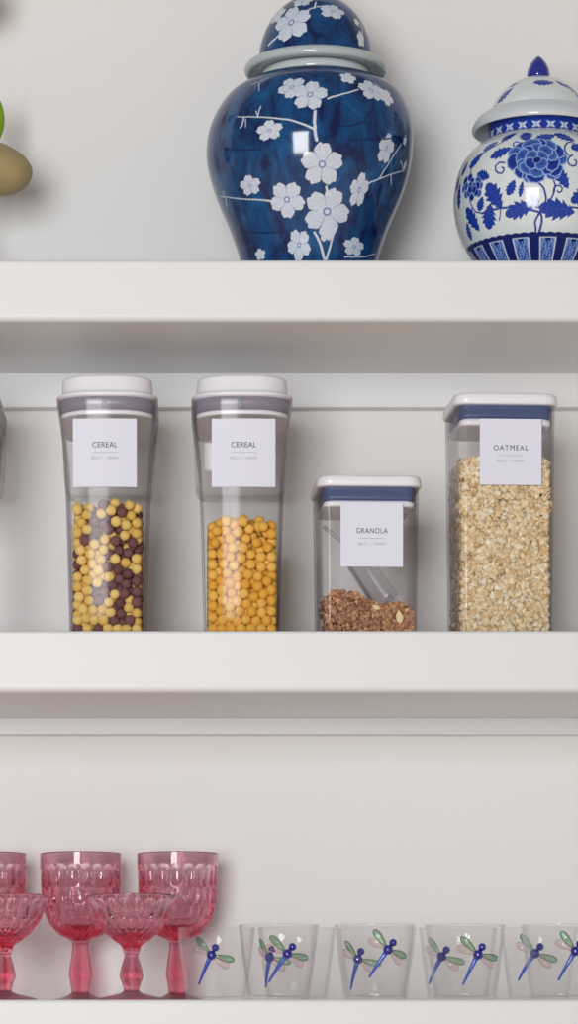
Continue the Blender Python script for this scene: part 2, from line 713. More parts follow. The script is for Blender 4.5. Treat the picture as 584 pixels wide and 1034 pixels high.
jar = empty('ginger_jar', jar_loc)
tag(jar, 'large dark blue lidded ginger jar with white plum blossom branches', 'jar')
half = [(56, base_py), (59, base_py - 3), (61.5, base_py - 9), (66.0, 276), (69.8, 263), (73, 252), (80.5, 231), (89.5, 210), (97.6, 188.5), (102.8, 168), (104.3, 151),
        (103.4, 134), (98.5, 117), (88.5, 100), (76, 90), (64, 84.5), (57, 82.5)]
prof = [(r * JS, jz(y)) for r, y in half]
pt = Painter([(0.0005, 0.0)] + interp(prof, 26), jar_off, jar_loc)


def Q(x, y):          # reads a point noted on an enlarged view of the jar
    return 190 + x / 2.336, y / 2.336


mm = JS * 1000 / 2.336
# branches
for pts, w, w1 in (([(322, 612), (312, 575), (298, 548)], 7, 6), ([(326, 612), (336, 580), (344, 548)], 6, 4.5),
                   ([(330, 470), (326, 440)], 6, 6), ([(303, 330), (299, 296), (300, 262)], 8, 7),
                   ([(300, 306), (270, 292), (235, 282), (180, 277), (116, 275)], 6, 2.6),
                   ([(164, 276), (168, 262), (172, 250)], 3.4, 3.4), ([(160, 262), (165, 274)], 3, 3), ([(132, 277), (128, 292), (124, 302)], 4, 4), ([(136, 280), (136, 300)], 3, 3),
                   ([(330, 232), (365, 222), (402, 211)], 5, 4), ([(200, 473), (140, 470), (76, 464)], 5, 2.6),
                   ([(88, 466), (92, 486)], 3, 3), ([(84, 450), (84, 462)], 2.5, 2.5),
                   ([(426, 432), (460, 418), (510, 402)], 4.5, 3), ([(452, 420), (476, 382), (504, 338)], 4, 2.6), ([(478, 412), (480, 436)], 4, 3), ([(502, 380), (508, 400)], 4, 3),
                   ([(370, 606), (410, 606), (446, 598)], 3.5, 2.6), ([(150, 200), (170, 192), (190, 184)], 3, 2), ([(168, 196), (168, 216)], 3, 2),
                   ([(440, 196), (452, 205)], 3, 2)):
    pt.curve([Q(*p) for p in pts], w * mm, WHITE, w1 * mm, 4)
for x, y, r, rot, sq, tl in ((316, 388, 56, 0.3, 1, 0), (328, 500, 62, 1.2, 1, 0), (233, 470, 48, 0.9, 1, 0),
                             (288, 224, 46, 0.2, 0.95, 0), (246, 206, 38, 0.9, 0.9, 0),
                             (192, 308, 38, 1.57, 0.7, 0.05), (146, 438, 36, 1.57, 0.75, 0), (404, 448, 46, 0.1, 0.62, 1.50),
                             (468, 350, 42, 0.2, 0.7, 1.25), (432, 212, 40, 0.6, 0.8, -0.2), (378, 184, 24, 0.1, 0.9, 0), (468, 228, 30, 0.1, 0.9, -0.4),
                             (262, 578, 42, 0.5, 0.75, 1.57), (392, 582, 36, 1.57, 0.7, 0), (170, 600, 20, 0.3, 0.8, 0), (327, 548, 26, 1.57, 0.8, 1.4), (512, 330, 16, 0, 0.7, 1.4), (511, 392, 16, 0, 0.6, 1.4)):
    blossom(pt, *Q(x, y), r * 0.92 * mm, rot, sq, tl, detail=r > 30)
# crackle-like dark seams of the blue ground
for (x0, y0, x1, y1) in ((70, 350, 180, 352), (380, 330, 520, 322), (120, 545, 230, 548), (350, 300, 420, 285), (230, 320, 262, 360), (440, 480, 500, 500), (80, 400, 110, 330)):
    pt.line([Q(x0, y0), Q((x0 + x1) / 2 + 4, (y0 + y1) / 2 + 3), Q(x1, y1)], 1.5, srgb(6, 30, 90))
# white blossoms again over the seams where they cross is not needed: seams lie in open ground
pt.build('body', M['blue_glaze'], jar)

# unglazed white neck ring, the wide grey flange and the domed blue lid
neck = MB()
def ring(rad, z, xo, n=96):
    return [Vector((xo + rad * math.cos(2 * math.pi * k / n), rad * math.sin(2 * math.pi * k / n), z)) for k in range(n)]
xo = 6.5 * JS
M['neck'] = plain('white_glazed_neck', srgb(206, 216, 216), 0.15, 0.5)
M['flange'] = plain('grey_white_glaze', srgb(178, 190, 194), 0.16, 0.5)
neck.rings([ring(r * JS, jz(y), xo) for r, y in ((54, 85), (56, 83.4), (56, 79), (54.5, 74))])
neck.build('neck', M['neck'], jar)
fl_ = MB()
fp = interp([(54.5, 73.5), (63, 75.0), (69, 75.5), (72.0, 72.5), (71.4, 68), (67, 65.0), (61, 63.5), (57.5, 62)], 5)
fl_.rings([ring(r * JS, jz(y), xo) for r, y in fp])
lid = fl_.build('lid', M['flange'], jar)
domep = [(57.0, 63.5), (57.3, 58), (56.5, 50), (54.0, 40), (49.5, 29), (42, 17), (31, 6.5), (18, -0.5), (6, -3), (0.5, -3.2)]
pd = Painter([(r * JS, jz(y)) for r, y in interp(domep, 14)], lambda z: xo, jar_loc, nf=420, nb=70)
pd.curve([Q(*p) for p in ((190, 106), (205, 92), (228, 72))], 6 * mm, WHITE, 5 * mm, 4)
pd.curve([Q(*p) for p in ((250, 42), (290, 20), (332, 12))], 5 * mm, WHITE, 4 * mm, 4)
pd.curve([Q(*p) for p in ((298, 20), (302, 4))], 4 * mm, WHITE, 4 * mm, 4)
pd.curve([Q(*p) for p in ((398, 46), (412, 72), (404, 104))], 4 * mm, WHITE, 4 * mm, 4)
for x, y, r, rot, sq, tl in ((244, 52, 50, 0.5, 1, 0), (212, 36, 26, 0.3, 1, 0), (342, 26, 34, 1.2, 0.7, 0.1), (408, 92, 22, 0.2, 0.7, 1.4), (270, 4, 26, .3, .8, 0), (398, 52, 12, 0, .8, 1.3)):
    blossom(pd, *Q(x, y), r * mm, rot, sq, tl, detail=r > 25)
pd.build('dome', M['blue_glaze'], lid)
knob = MB()
knob.rings([ring(r * JS, jz(y), xo, 40) for r, y in ((8, -2), (6, -5), (6, -8), (11, -12), (13, -17), (11, -22), (6, -25), (0.6, -26))])
knob.build('knob', M['blue_glass'], lid)

# ---- small white jar ------------------------------------------------
SY = 0.135
SS = sca(SY)
sj_loc = Vector(((544.0 - XV) * SS, SY, Z_TOP))


def sz(py):
    return zpx(py, SY) - Z_TOP


sbase = YH - (Z_TOP - ZC) / SS
sj = empty('ginger_jar', sj_loc)
tag(sj, 'smaller round white lidded jar painted with cobalt blue peonies', 'jar')
half = [(46, sbase), (49, sbase - 2), (52, 280), (60.5, 270), (69.5, 257.5), (77, 244.6), (82, 231), (85, 216), (85.7, 201), (83.6, 185), (78.5, 169), (70.5, 157), (60.5, 148), (52, 143.2), (50.5, 141), (50.5, 134), (50.5, 124)]
prof = [(r * SS, sz(y)) for r, y in half]
ps = Painter([(0.0005, 0)] + interp(prof, 26), lambda z: 0.0, sj_loc)
COB = srgb(24, 56, 158)
DARK = srgb(14, 30, 104)
MIDB = srgb(64, 104, 190)
LITE = srgb(150, 178, 222)
SW = srgb(216, 224, 230)
mm2 = SS * 1000 / 4.056


def Q2(x, y):
    return 440 + x / 4.056, 40 + y / 4.056


def spot(p, x, y):
    return p.at(*Q2(x, y))


def leaf(p, x, y, L, W, ang, col=COB, teeth=5):
    """serrated pointed leaf centred at a point; L, W in mm, ang in degrees"""
    u, v = p.local(spot(p, x, y))
    c, s_ = math.cos(math.radians(ang)), math.sin(math.radians(ang))
    a, b = u * c + v * s_, -u * s_ + v * c
    t = np.clip((a / L) + 0.5, 0, 1)
    w = W * 0.60 * np.sin(np.pi * t ** 0.8) ** 0.8 * (0.60 + 0.40 * (1 - np.mod(t * teeth, 1)))
    m = sm(w - np.abs(b), 0.5) * (np.abs(a) < L / 2)
    p.put(m, col)
    p.shade(m * sm(0.22 - np.abs(b - 0.05 * W), 0.3) * 0.5 * (t > 0.15) * (t < 0.85), MIDB)
    vein = (np.abs(np.mod(t * teeth * 1.5 - np.abs(b) / W * 1.5, 1) - 0.5) < 0.10)
    p.shade(m * vein * 0.35, MIDB)


def petal_disc(p, x, y, rx, ry, ang, fill, phase=0.0):
    u, v = p.local(spot(p, x, y))
    c, s_ = math.cos(math.radians(ang)), math.sin(math.radians(ang))
    a, b = (u * c + v * s_) / rx, (-u * s_ + v * c) / ry
    rho = np.hypot(a, b)
    ph = np.arctan2(b, a)
    e = 1 - 0.09 * np.abs(np.sin(ph * 4 + phase))
    m = sm((e - rho) * min(rx, ry), 0.5)
    p.put(m, LITE)
    inner = sm((e * 0.86 - rho) * min(rx, ry), 0.5)
    p.shade(inner, fill)
    p.shade(inner * np.clip(0.75 - rho, 0, 1) * 0.9, DARK)
    p.shade(inner * (np.sin(ph * 12) > 0.6) * 0.35, DARK)


def peony(p, x, y, w, h, n_out, seed, flip=1):
    rr = random.Random(seed)
    for ringf, n, sz_ in ((0.80, n_out, 0.30), (0.55, max(5, n_out - 3), 0.28), (0.25, 4, 0.24)):
        for i in range(n):
            a = 2 * math.pi * i / n + rr.uniform(-0.2, 0.2) + ringf * 3
            cx, cy = x + ringf * w * math.cos(a), y - ringf * h * math.sin(a)
            petal_disc(p, cx, cy, max(sz_ * w, 18) * mm2 * rr.uniform(0.9, 1.25), max(sz_ * w, 18) * mm2 * rr.uniform(0.7, 0.95), math.degrees(a) + 90,
                       rr.choice((COB, MIDB, MIDB, COB)), rr.random() * 3)
    petal_disc(p, x, y, 0.16 * w * mm2, 0.13 * w * mm2, 20, DARK)


def scroll(p, x, y, r, a0, a1, w=5, col=COB):
    pts = []
    for k in range(9):
        t = k / 8
        a = math.radians(a0 + (a1 - a0) * t)
        rr_ = r * (1 - 0.7 * t)
        pts.append(Q2(x + rr_ * math.cos(a), y - rr_ * math.sin(a)))
    p.line(pts, w * mm2, col)


# vines and scrolls
for pts, w in (([(424, 790), (436, 740), (420, 706), (340, 690), (268, 690), (190, 712)], 9), ([(412, 790), (410, 740), (430, 706)], 8),
               ([(430, 700), (452, 660), (444, 610), (412, 580)], 8), ([(452, 676), (480, 640), (490, 596), (476, 560)], 7),
               ([(190, 712), (160, 700), (140, 660)], 6), ([(140, 560), (160, 500), (220, 450), (290, 410), (330, 384)], 7),
               ([(268, 690), (262, 740)], 5), ([(436, 706), (520, 690), (600, 690), (680, 710)], 8)):
    ps.curve([Q2(*q) for q in pts], w * mm2, COB)
scroll(ps, 268, 530, 30, 60, 420, 7)
scroll(ps, 330, 432, 20, -30, 300, 6)
scroll(ps, 506, 616, 24, 200, -150, 6)
scroll(ps, 566, 500, 28, 100, 420, 7)
scroll(ps, 558, 440, 34, 250, -60, 7)
# leaves (note positions, lengths and widths in enlarged-view units)
for x, y, L, W, a in ((300, 398, 66, 34, 48), (226, 436, 70, 34, 30), (268, 462, 92, 40, 18), (166, 494, 82, 38, 40), (120, 530, 60, 30, 62),
                      (372, 396, 62, 46, -72), (450, 400, 86, 44, 22), (530, 398, 84, 40, -28), (582, 440, 60, 36, 20), (600, 380, 70, 40, -40),
                      (240, 640, 116, 62, -60), (345, 694, 120, 56, 16), (500, 696, 140, 68, -6), (220, 726, 96, 56, 72), (150, 736, 110, 52, -64), (136, 786, 70, 32, 78),
                      (184, 672, 56, 34, 60), (96, 640, 100, 34, 84), (92, 590, 60, 30, 80), (196, 558, 70, 40, -22), (310, 606, 62, 34, 62), (352, 612, 60, 18, 78), (520, 568, 90, 44, -58),
                      (406, 664, 60, 30, -60), (600, 640, 100, 50, 30), (660, 760, 100, 44, -30), (640, 560, 90, 40, 50)):
    leaf(ps, x, y, L * 1.08 * mm2, W * 1.15 * mm2, a)
peony(ps, 416, 492, 122, 84, 13, 3)
peony(ps, 150, 606, 44, 52, 8, 5)
peony(ps, 690, 606, 60, 60, 9, 8)
# the dark foot band with white-framed panels and the lattice band of the neck
th, S = ps.TW, ps.S
s_band = spot(ps, 422, 790)[1]
s_low = s_band - 0.052
scal = 0.0012 * np.abs(np.sin(th * 26))
band = sm((s_band + scal - S) * 1000, 0.5)
ps.put(band, DARK)
ph = np.mod(th / (2 * math.pi / 16) + 0.42, 1.0) - 0.5
hgt = (s_band - 0.0045 - S) * 1000
wid = ps.R * 1000 * (2 * math.pi / 16)
pan_w = 0.31
inp = sm((pan_w - np.abs(ph)) * wid, 0.5) * sm(hgt, 0.5) * sm(34 - hgt, 0.5)
ps.put(inp, SW)
inn = sm((pan_w - 0.055 - np.abs(ph)) * wid, 0.5) * sm(hgt - 1.0, 0.5) * sm(33 - hgt, 0.5)
ps.put(inn, MIDB)
lat = np.sin(ph * 46 + np.sin(hgt * 1.2) * 1.6) * np.sin(hgt * 1.5 + np.cos(ph * 30))
ps.shade(inn * sm(lat - 0.25, 0.3) * 0.9, LITE)
ps.shade(inn * sm(-lat - 0.45, 0.3) * 0.9, DARK)
arch = sm((0.10 - np.abs(ph)) * wid, 0.4) * sm(4.2 - hgt, 0.5)
ps.shade(inn * arch, DARK)
s_n0 = ps.s[np.argmin(np.abs(ps.z - sz(143.5)))]
s_n1 = s_n0 + 0.022
nb_ = sm((S - s_n0) * 1000, 0.4) * (S < s_n1)
ps.put(nb_, COB)
q = np.mod(th / (2 * math.pi / 22), 1.0) - 0.5
hh = (S - s_n0) * 1000
h1 = 6.0
for hc, sgn in ((h1, 1), (h1, -1)):
    a = q * 14.4
    b = (hh - hc)
    e = np.hypot((a * 0.75 + sgn * b * 0.62) / 5.0, (a * 0.62 - sgn * b * 0.75) / 1.25)
    ps.put(sm((1 - e) * 0.8, 0.5) * nb_, SW)
q2 = np.mod(q + 1.0, 1.0) - 0.5
e = np.hypot((np.abs(q2) - 0.5) * 14.4 / 1.3, (hh - h1) / 3.2)
ps.put(sm((1 - e) * 0.8, 0.5) * nb_ * 0.9, LITE)
ps.put(sm(0.5 - np.abs(hh - 0.9), 0.4) * nb_, DARK)
body_s = ps.build('body', M['white_glaze'], sj)

# lid: flaring flange, painted dome, pointed blue finial
def ring0(rad, z, n=96):
    return ring(rad, z, 0.0, n)
fm = MB()
fp = interp([(50.8, 122), (55, 125.5), (60, 130), (64.2, 134), (66.8, 133), (66.9, 129), (63.8, 123), (58.5, 118.2), (53, 115.3), (48, 113.5)], 5)
M['flange_w'] = plain('white_glazed_flange', srgb(206, 212, 218), 0.15, 0.5)
fm.rings([ring0(r * SS, sz(y)) for r, y in fp])
lid2 = fm.build('lid', M['flange_w'], sj)
dome = [(48.5, 114.5), (47.2, 110), (44, 103.5), (38.5, 96), (30.5, 88.5), (21, 82.8), (12, 79.8), (4, 79), (0.5, 79)]
pd2 = Painter([(r * SS, sz(y)) for r, y in interp(dome, 12)], lambda z: 0.0, sj_loc, nf=320, nb=60)
for x, y, L, W, a in ((284, 226, 90, 46, 46), (322, 186, 44, 22, 20), (448, 176, 84, 42, 2), (520, 184, 60, 30, -40), (560, 204, 80, 42, -30), (590, 240, 60, 34, -60), (420, 172, 40, 24, 30)):
    leaf(pd2, x, y, L * mm2, W * mm2, a)
pd2.build('dome', M['white_glaze'], lid2)
fi = MB()
fi.rings([ring0(r * SS, sz(y), 40) for r, y in interp([(9, 80), (11.4, 78.5), (11.5, 74), (10.6, 69.5), (8.2, 64.5), (4.8, 60), (2, 57.5), (0.4, 56.5)], 4)])
fi.build('finial', M['blue_glass'], lid2)

# ---------------------------------------------------------------- branch entering at the left edge
BY = 0.15
bx = P(-42, 300, BY).x
br = empty('flower_vase', Vector((bx, BY, Z_TOP)))
tag(br, 'tan cupped bloom and green leaf poking in at the upper left edge', 'flower')
vb = MB()
vb.rings([[Vector((r * math.cos(2 * math.pi * k / 32), r * math.sin(2 * math.pi * k / 32), z)) for k in range(32)]
          for r, z in ((0.018, 0), (0.022, 0.004), (0.026, 0.02), (0.024, 0.04), (0.014, 0.055), (0.012, 0.062), (0.009, 0.060))])
vb.build('vase', M['white_plastic'], br)


def L_(px, py, Y):
    return P(px, py, Y) - Vector((bx, BY, Z_TOP))


tw = MB()
tw.tube([(0, 0, 0.05), (0.002, 0, 0.07), L_(-34, 205, BY), L_(-28, 188, BY)], [0.003, 0.003, 0.003, 0.004])
tw.tube([L_(-34, 205, BY), L_(-36, 170, BY + 0.03), L_(-20, 142, BY + 0.03)], [0.0025, 0.0022, 0.0018])
tw.tube([L_(-36, 170, BY + 0.03), L_(-46, 90, BY + 0.03), L_(-44, 10, BY + 0.03)], [0.0022, 0.002, 0.0018])
tw.build('stem', M['twig'], br)
pe = MB()
# cupped petal: a closed bowl-like lens, rounded lip to the right
cpt = L_(-12, 170, BY)
rot = Matrix.Rotation(math.radians(6), 3, 'Y')
pv = []
n = 40
prof_p = interp([(0.5, -26), (14, -25.5), (28, -21.5), (38.5, -13.5), (43.2, -3), (42.5, 5), (37, 13), (28, 19.5), (17, 24.5), (8, 26), (0.5, 26.5)], 5)
rings = []
for r, h in prof_p:
    rg = []
    for k in range(n):
        a = 2 * math.pi * k / n
        w = 1 + 0.04 * math.sin(3 * a + 1)
        rg.append(cpt + rot @ Vector((r * w * math.cos(a), r * w * 0.8 * math.sin(a), h)) * sca(BY))
    rings.append(rg)
pe.rings(rings)
pet = pe.build('petal', M['petal'], br)
pet2 = copy_tree(pet, br)
pet2.location = Vector((-37, 0, 190)) * sca(BY)
pet2.location.y = 0.03

lf = MB()
lp = []
for i in range(15):
    t = i / 14
    w = 9.5 * math.sin(math.pi * (0.05 + 0.95 * t) ** 0.85) ** 0.8 + 0.2
    c = L_(-7 + 2.0 * math.sin(t * 3), 145 - 56 * t, BY + 0.015 + 0.012 * math.sin(t * 3))
    lp.append([c + Vector((w * math.cos(a) * 0.00109, 0.002 * math.sin(a) + abs(math.cos(a)) * 0.003, 0)) for a in [2 * math.pi * k / 16 for k in range(16)]])
lf.rings(lp)
lf.build('leaf', M['leaf'], br)


# ---------------------------------------------------------------- food containers
def text_mesh(body, size, mat, parent, loc, name='lettering', spacing=1.0, width=None):
    cu = bpy.data.curves.new(name, 'FONT')
    cu.body = body
    cu.size = size
    cu.align_x = 'CENTER'
    cu.align_y = 'CENTER'
    cu.space_character = spacing
    cu.extrude = 0.00008
    tmp = bpy.data.objects.new('tmp_text', cu)
    COL.objects.link(tmp)
    bpy.context.view_layer.update()
    me = bpy.data.meshes.new_from_object(tmp.evaluated_get(bpy.context.evaluated_depsgraph_get()))
    bpy.data.objects.remove(tmp)
    bpy.data.curves.remove(cu)
    if width:
        xs = [v.co.x for v in me.vertices]
        k = width / (max(xs) - min(xs))
        for v in me.vertices:
            v.co.x *= k
    me.name = name
    me.materials.clear()
    me.materials.append(mat)
    o = bpy.data.objects.new(name, me)
    o.rotation_euler = (math.radians(90), 0, 0)
    o.location = loc
    return link(o, parent)


def bend(o, bow, hw, x0):
    """presses a card or its print onto the bowed front"""
    for v in o.data.vertices:
        x = v.co.x + x0
        d = bow * (x / hw) ** 2
        if o.rotation_euler.x > 1:      # lettering is modelled lying down
            v.co.z -= d
        else:
            v.co.y += d


def make_label(parent, cx, y, cz, w, h, word, spacing, s, tilt=0.0, bow=0.0, hw=1.0, dy=0.0):
    """a card label on the front face (local coordinates), leaning with the wall of the container"""
    lb = MB()
    nx = 13
    for yy, flip in ((0.00035, 1), (-0.00035, 0)):
        v = [Vector((-w / 2 + w * i / (nx - 1), yy, zz)) for zz in (-h / 2, h / 2) for i in range(nx)]
        f = [(i, i + 1, nx + i + 1, nx + i) for i in range(nx - 1)]
        lb.add(v, [tuple(reversed(q)) if flip else q for q in f])
    b = nx * 2
    for a in [(i, i + 1) for i in range(nx - 1)] + [(nx + i, nx + i + 1) for i in range(nx - 1)] + [(0, nx), (nx - 1, 2 * nx - 1)]:
        lb.f.append((a[0], a[1], a[1] + b, a[0] + b))
        lb.m.append(0)
    o = lb.build('label', M['label'], parent, smooth=False, loc=(cx, y, cz))
    o.rotation_euler.x = tilt
    bits = [text_mesh(word, 0.0082, M['ink'], o, (0, -0.0006, 0.004 + dy), 'lettering', spacing, {'CEREAL': 25.5, 'GRANOLA': 32, 'OATMEAL': 35}[word] * s)]
    rule = MB()
    k = s * 26 / 2
    v = [(-k + 2 * k * i / 8, -0.0005, zz) for zz in (-0.0038 + dy, -0.0042 + dy) for i in range(9)]
    rule.add(v, [(i, 9 + i, 10 + i, i + 1) for i in range(8)])
    bits.append(rule.build('rule_line', M['ink_light'], o, smooth=False))
    bits.append(text_mesh('BELLY  |  GRAIN', 0.0040, M['ink_faint'], o, (0, -0.0006, -0.0098 + dy), 'lettering', 1.08, 27 * s))
    if bow:
        for q in [o] + bits:
            bend(q, bow, hw, cx)
    return o


def shell(sections, wall, n=8, floor_t=0.003, bow=0.0):
    """open-topped thin-walled box: sections = (z, half width, half depth, corner radius) bottom to top"""
    b = MB()
    out = [rrect(hw, hd, r, z, n, bow=bow) for z, hw, hd, r in sections]
    inn = [rrect(hw - wall, hd - wall, max(0.001, r - wall), z, n, bow=bow) for z, hw, hd, r in sections]
    for p in inn[0]:
        p.z += floor_t
    b.rings(out + list(reversed(inn)))
    return b


BOW = 0.0065


def cereal_container(px_c, label_c, label, name_word):
    YF = 0.03
    s = sca(YF)
    hd = 0.095
    loc = Vector(((px_c - XV) * s, YF + hd, Z_MID))

    def z(py):
        return zpx(py, YF) - Z_MID
    t = empty('cereal_container', loc)
    tag(t, label, 'food container')
    zb = 0.0
    prof = [(0.0, 36.5), (0.004, 38.3), (z(600), 39.3), (z(560), 40.3), (z(520), 41.4), (z(485), 42.8), (z(460), 44.3), (z(440), 46.0), (z(424), 48.0), (z(412), 50.0), (z(403), 51.2), (z(397), 51.4)]
    sec = [(zz, hw * s, hd - 0.016 + 0.016 * (hw - 36.5) / 15, 0.014 + 0.018 * (hw - 36) / 15) for zz, hw in prof]
    shell(sec, 0.0020, bow=BOW).build('body', M['clear_plastic'], t)
    # rear hand grip: broad shoulders that stop short halfway up
    g = MB()
    gs = []
    for py, hw, y0 in ((478, 42.0, 0.030), (475, 45.0, 0.026), (470, 47.0, 0.022), (455, 48.0, 0.018), (430, 49.0, 0.016), (405, 50.0, 0.014)):
        gs.append(rrect(hw * s, (hd + 0.001 - y0) / 2, 0.012, z(py), 6, 0, (hd + 0.001 + y0) / 2))
    gi = [[Vector((p.x * 0.965, (p.y - 0.055) * 0.965 + 0.055, p.z)) for p in r] for r in gs]
    g.rings(gs + list(reversed(gi)))
    g.build('grip', M['clear_violet'], t)
    # lid: white cap and brim, grey-violet seal band and the thin white lower lip
    l = MB()
    cap = [(399.5, 47.0, 0.029), (398.5, 51.2, 0.034), (396.8, 51.8, 0.034), (395.2, 51.2, 0.034), (393.5, 47.6, 0.031), (391.5, 46.4, 0.030), (381, 45.9, 0.030), (378.5, 45.2, 0.029), (377.0, 43.6, 0.028), (376.4, 41, 0.026)]
    l.rings([rrect(hw * s, hd + (hw - 51.4) * s, r, z(py), 10, bow=BOW) for py, hw, r in cap])
    lidc = l.build('lid', M['white_plastic'], t)
    sl = MB()
    band = [(412.5, 45.0), (411.5, 47.6), (405, 48.4), (400, 48.6), (399, 47)]
    sl.rings([rrect(hw * s, hd + (hw - 51.4) * s, 0.031, z(py), 10, bow=BOW) for py, hw in band])
    sl.build('seal', M['seal_grey'], lidc)
    rr_ = MB()
    lp_ = [(416.8, 43.8), (417.2, 45.6), (415.6, 46.8), (413.0, 46.6), (412.0, 44.5)]
    rr_.rings([rrect(hw * s, hd + (hw - 51.4) * s, 0.031, z(py), 10, bow=BOW) for py, hw in lp_])
    rr_.build('lid_ring', M['white_plastic'], lidc)
    tb = MB()
    tb.rings([rrect(2.6 * s, 0.0012, 0.0008, zz, 3, -2 * s, -hd + 0.0026) for zz in (z(411), z(402))])
    tb.build('latch_tab', M['ink_light'], lidc)
    # label
    zc = z(456)
    hw_at = np.interp(zc, [a for a, b in prof], [b for a, b in prof])
    hdl = hd - 0.016 + 0.016 * (hw_at - 36.5) / 15
    dz = 0.03
    h0 = np.interp(zc - dz, [a for a, b in prof], [b for a, b in prof])
    h1 = np.interp(zc + dz, [a for a, b in prof], [b for a, b in prof])
    tilt = math.atan2(0.016 / 15 * (h1 - h0), 2 * dz)
    make_label(t, (label_c - px_c) * s, -hdl - 0.0012, zc, 64.5 * s, 68.3 * s, name_word, 1.02, s, tilt, BOW, hw_at * s, 0.0042)
    return t, loc, s, z, prof, hd


ca = cereal_container(107.5, 105.7, 'clear tall container of mixed yellow and brown cereal balls', 'CEREAL')
cb = cereal_container(245.0, 246.2, 'clear tall container of only golden yellow cereal balls', 'CEREAL')
cc = cereal_container(-53.0, -54.0, 'clear tall container whose grip just shows at the left frame edge', 'CEREAL')


def relax(N, hx, hy, hz, rad, iters=160, seed=1):
    g = np.random.default_rng(seed)
    p = np.stack([g.uniform(-hx + rad, hx - rad, N), g.uniform(-hy + rad, hy - rad, N), g.uniform(rad, hz * 1.05, N)], 1).astype(np.float32)
    d0 = 2 * rad
    for it in range(iters):
        diff = p[:, None, :] - p[None, :, :]
        dist = np.sqrt((diff ** 2).sum(-1)) + np.eye(N, dtype=np.float32)
        ov = np.clip(d0 - dist, 0, None)
        push = (diff / dist[..., None] * ov[..., None]).sum(1) * 0.32
        p += push
        p[:, 2] -= 0.0004 * (1 - it / iters)
        p[:, 0] = np.clip(p[:, 0], -hx + rad, hx - rad)
        p[:, 1] = np.clip(p[:, 1], -hy + rad, hy - rad)
        p[:, 2] = np.clip(p[:, 2], rad, None)
    return p


def puff_mesh(name, rad, mat, seed, sub=3):
    bm = bmesh.new()
    bmesh.ops.create_icosphere(bm, subdivisions=sub, radius=rad)
    r = random.Random(seed)
    ks = [(Vector((r.uniform(-1, 1), r.uniform(-1, 1), r.uniform(-1, 1))).normalized(), r.uniform(2, 5), r.uniform(0, 6)) for _ in range(6)]
    for v in bm.verts:
        d = v.co.normalized()
        v.co *= 1 + sum(0.014 * math.sin(k * d.dot(a) * 2 + p_) for a, k, p_ in ks)
    me = bpy.data.meshes.new(name)
    bm.to_mesh(me)
    bm.free()
    me.polygons.foreach_set('use_smooth', [True] * len(me.polygons))
    me.materials.append(mat)
    return me


def fill_puffs(c, top_py, kinds, seed, n_front):
    """kinds: list of (share, mesh, name, label, group, material)"""
    t, loc, s, z, prof, hd = c
    rad = 0.0058
    zt = z(top_py)
    hx, hy = 37.6 * s - 0.0022, hd - 0.0135
    vol = 4 * hx * hy * zt
    N = int(vol * 0.64 / (4 / 3 * math.pi * rad ** 3))
    p = relax(N, hx, hy, zt, rad, 150, seed)
    p[:, 2] += 0.0036
    shift = 0.016 * (1 - np.clip(p[:, 2] / z(403), 0, 1)) * 0.9
    p[:, 1] = p[:, 1] * (1 - (shift - 0.003) / hy) * (1 - BOW * 0.8 * (p[:, 0] / (hx + 0.004)) ** 2 / hy)
    r = random.Random(seed)
    order = np.argsort(p[:, 1])
    back = []
    cum = [sum(k[0] for k in kinds[:i + 1]) for i in range(len(kinds))]
    nclump = [Vector((r.uniform(-hx, hx), r.uniform(-hy, hy), r.uniform(0, zt))) for _ in range(10)]
    for idx, i in enumerate(order):
        q = Vector(p[i])
        x = r.random()
        if len(kinds) > 1:
            dcl = min((q - a).length for a in nclump)
            x += 0.26 * (1 if dcl < 0.022 else -0.35)
        ki = 0
        while ki < len(kinds) - 1 and x > cum[ki]:
            ki += 1
        if idx < n_front:
            k = kinds[ki]
            o = bpy.data.objects.new(k[2], k[1][r.randrange(len(k[1]))])
            o.location = loc + q
            o.rotation_euler = (r.uniform(0, 6), r.uniform(0, 6), r.uniform(0, 6))
            o.scale = [r.uniform(0.94, 1.04)] * 3
            link(o)
            tag(o, k[3], 'cereal', k[4])
        else:
            back.append((q, ki))
    b = MB()
    for q, ki in back:
        b.sphere(q, rad * r.uniform(0.95, 1.02), 10, 7, mi=ki)
    o = b.build('cereal_filling', [k[5] for k in kinds], loc=loc)
    tag(o, kinds[0][6], 'cereal', kind='stuff')


def puffs(name, mat):
    return [puff_mesh(name, 0.0058, mat, sd) for sd in range(4)]


mp, mc, mg = puffs('pale_ball', M['puff_pale']), puffs('chocolate_ball', M['puff_cocoa']), puffs('golden_ball', M['puff_gold'])
fill_puffs(ca, 493, [(0.60, mp, 'cereal_ball', 'pale yellow cereal ball among brown ones in the mixed container', 'yellow cereal balls in the mixed container', M['puff_pale'], 'mixed yellow and brown cereal deeper inside the left cereal container'),
                     (0.40, mc, 'chocolate_cereal_ball', 'brown cereal ball among yellow ones in the mixed container', 'brown cereal balls in the mixed container', M['puff_cocoa'])], 11, 190)
fill_puffs(cb, 508, [(1.0, mg, 'golden_cereal_ball', 'golden cereal ball in the all-yellow cereal container', 'golden cereal balls in the all-yellow container', M['puff_gold'], 'golden cereal heap deeper inside the all-yellow container')], 23, 165)


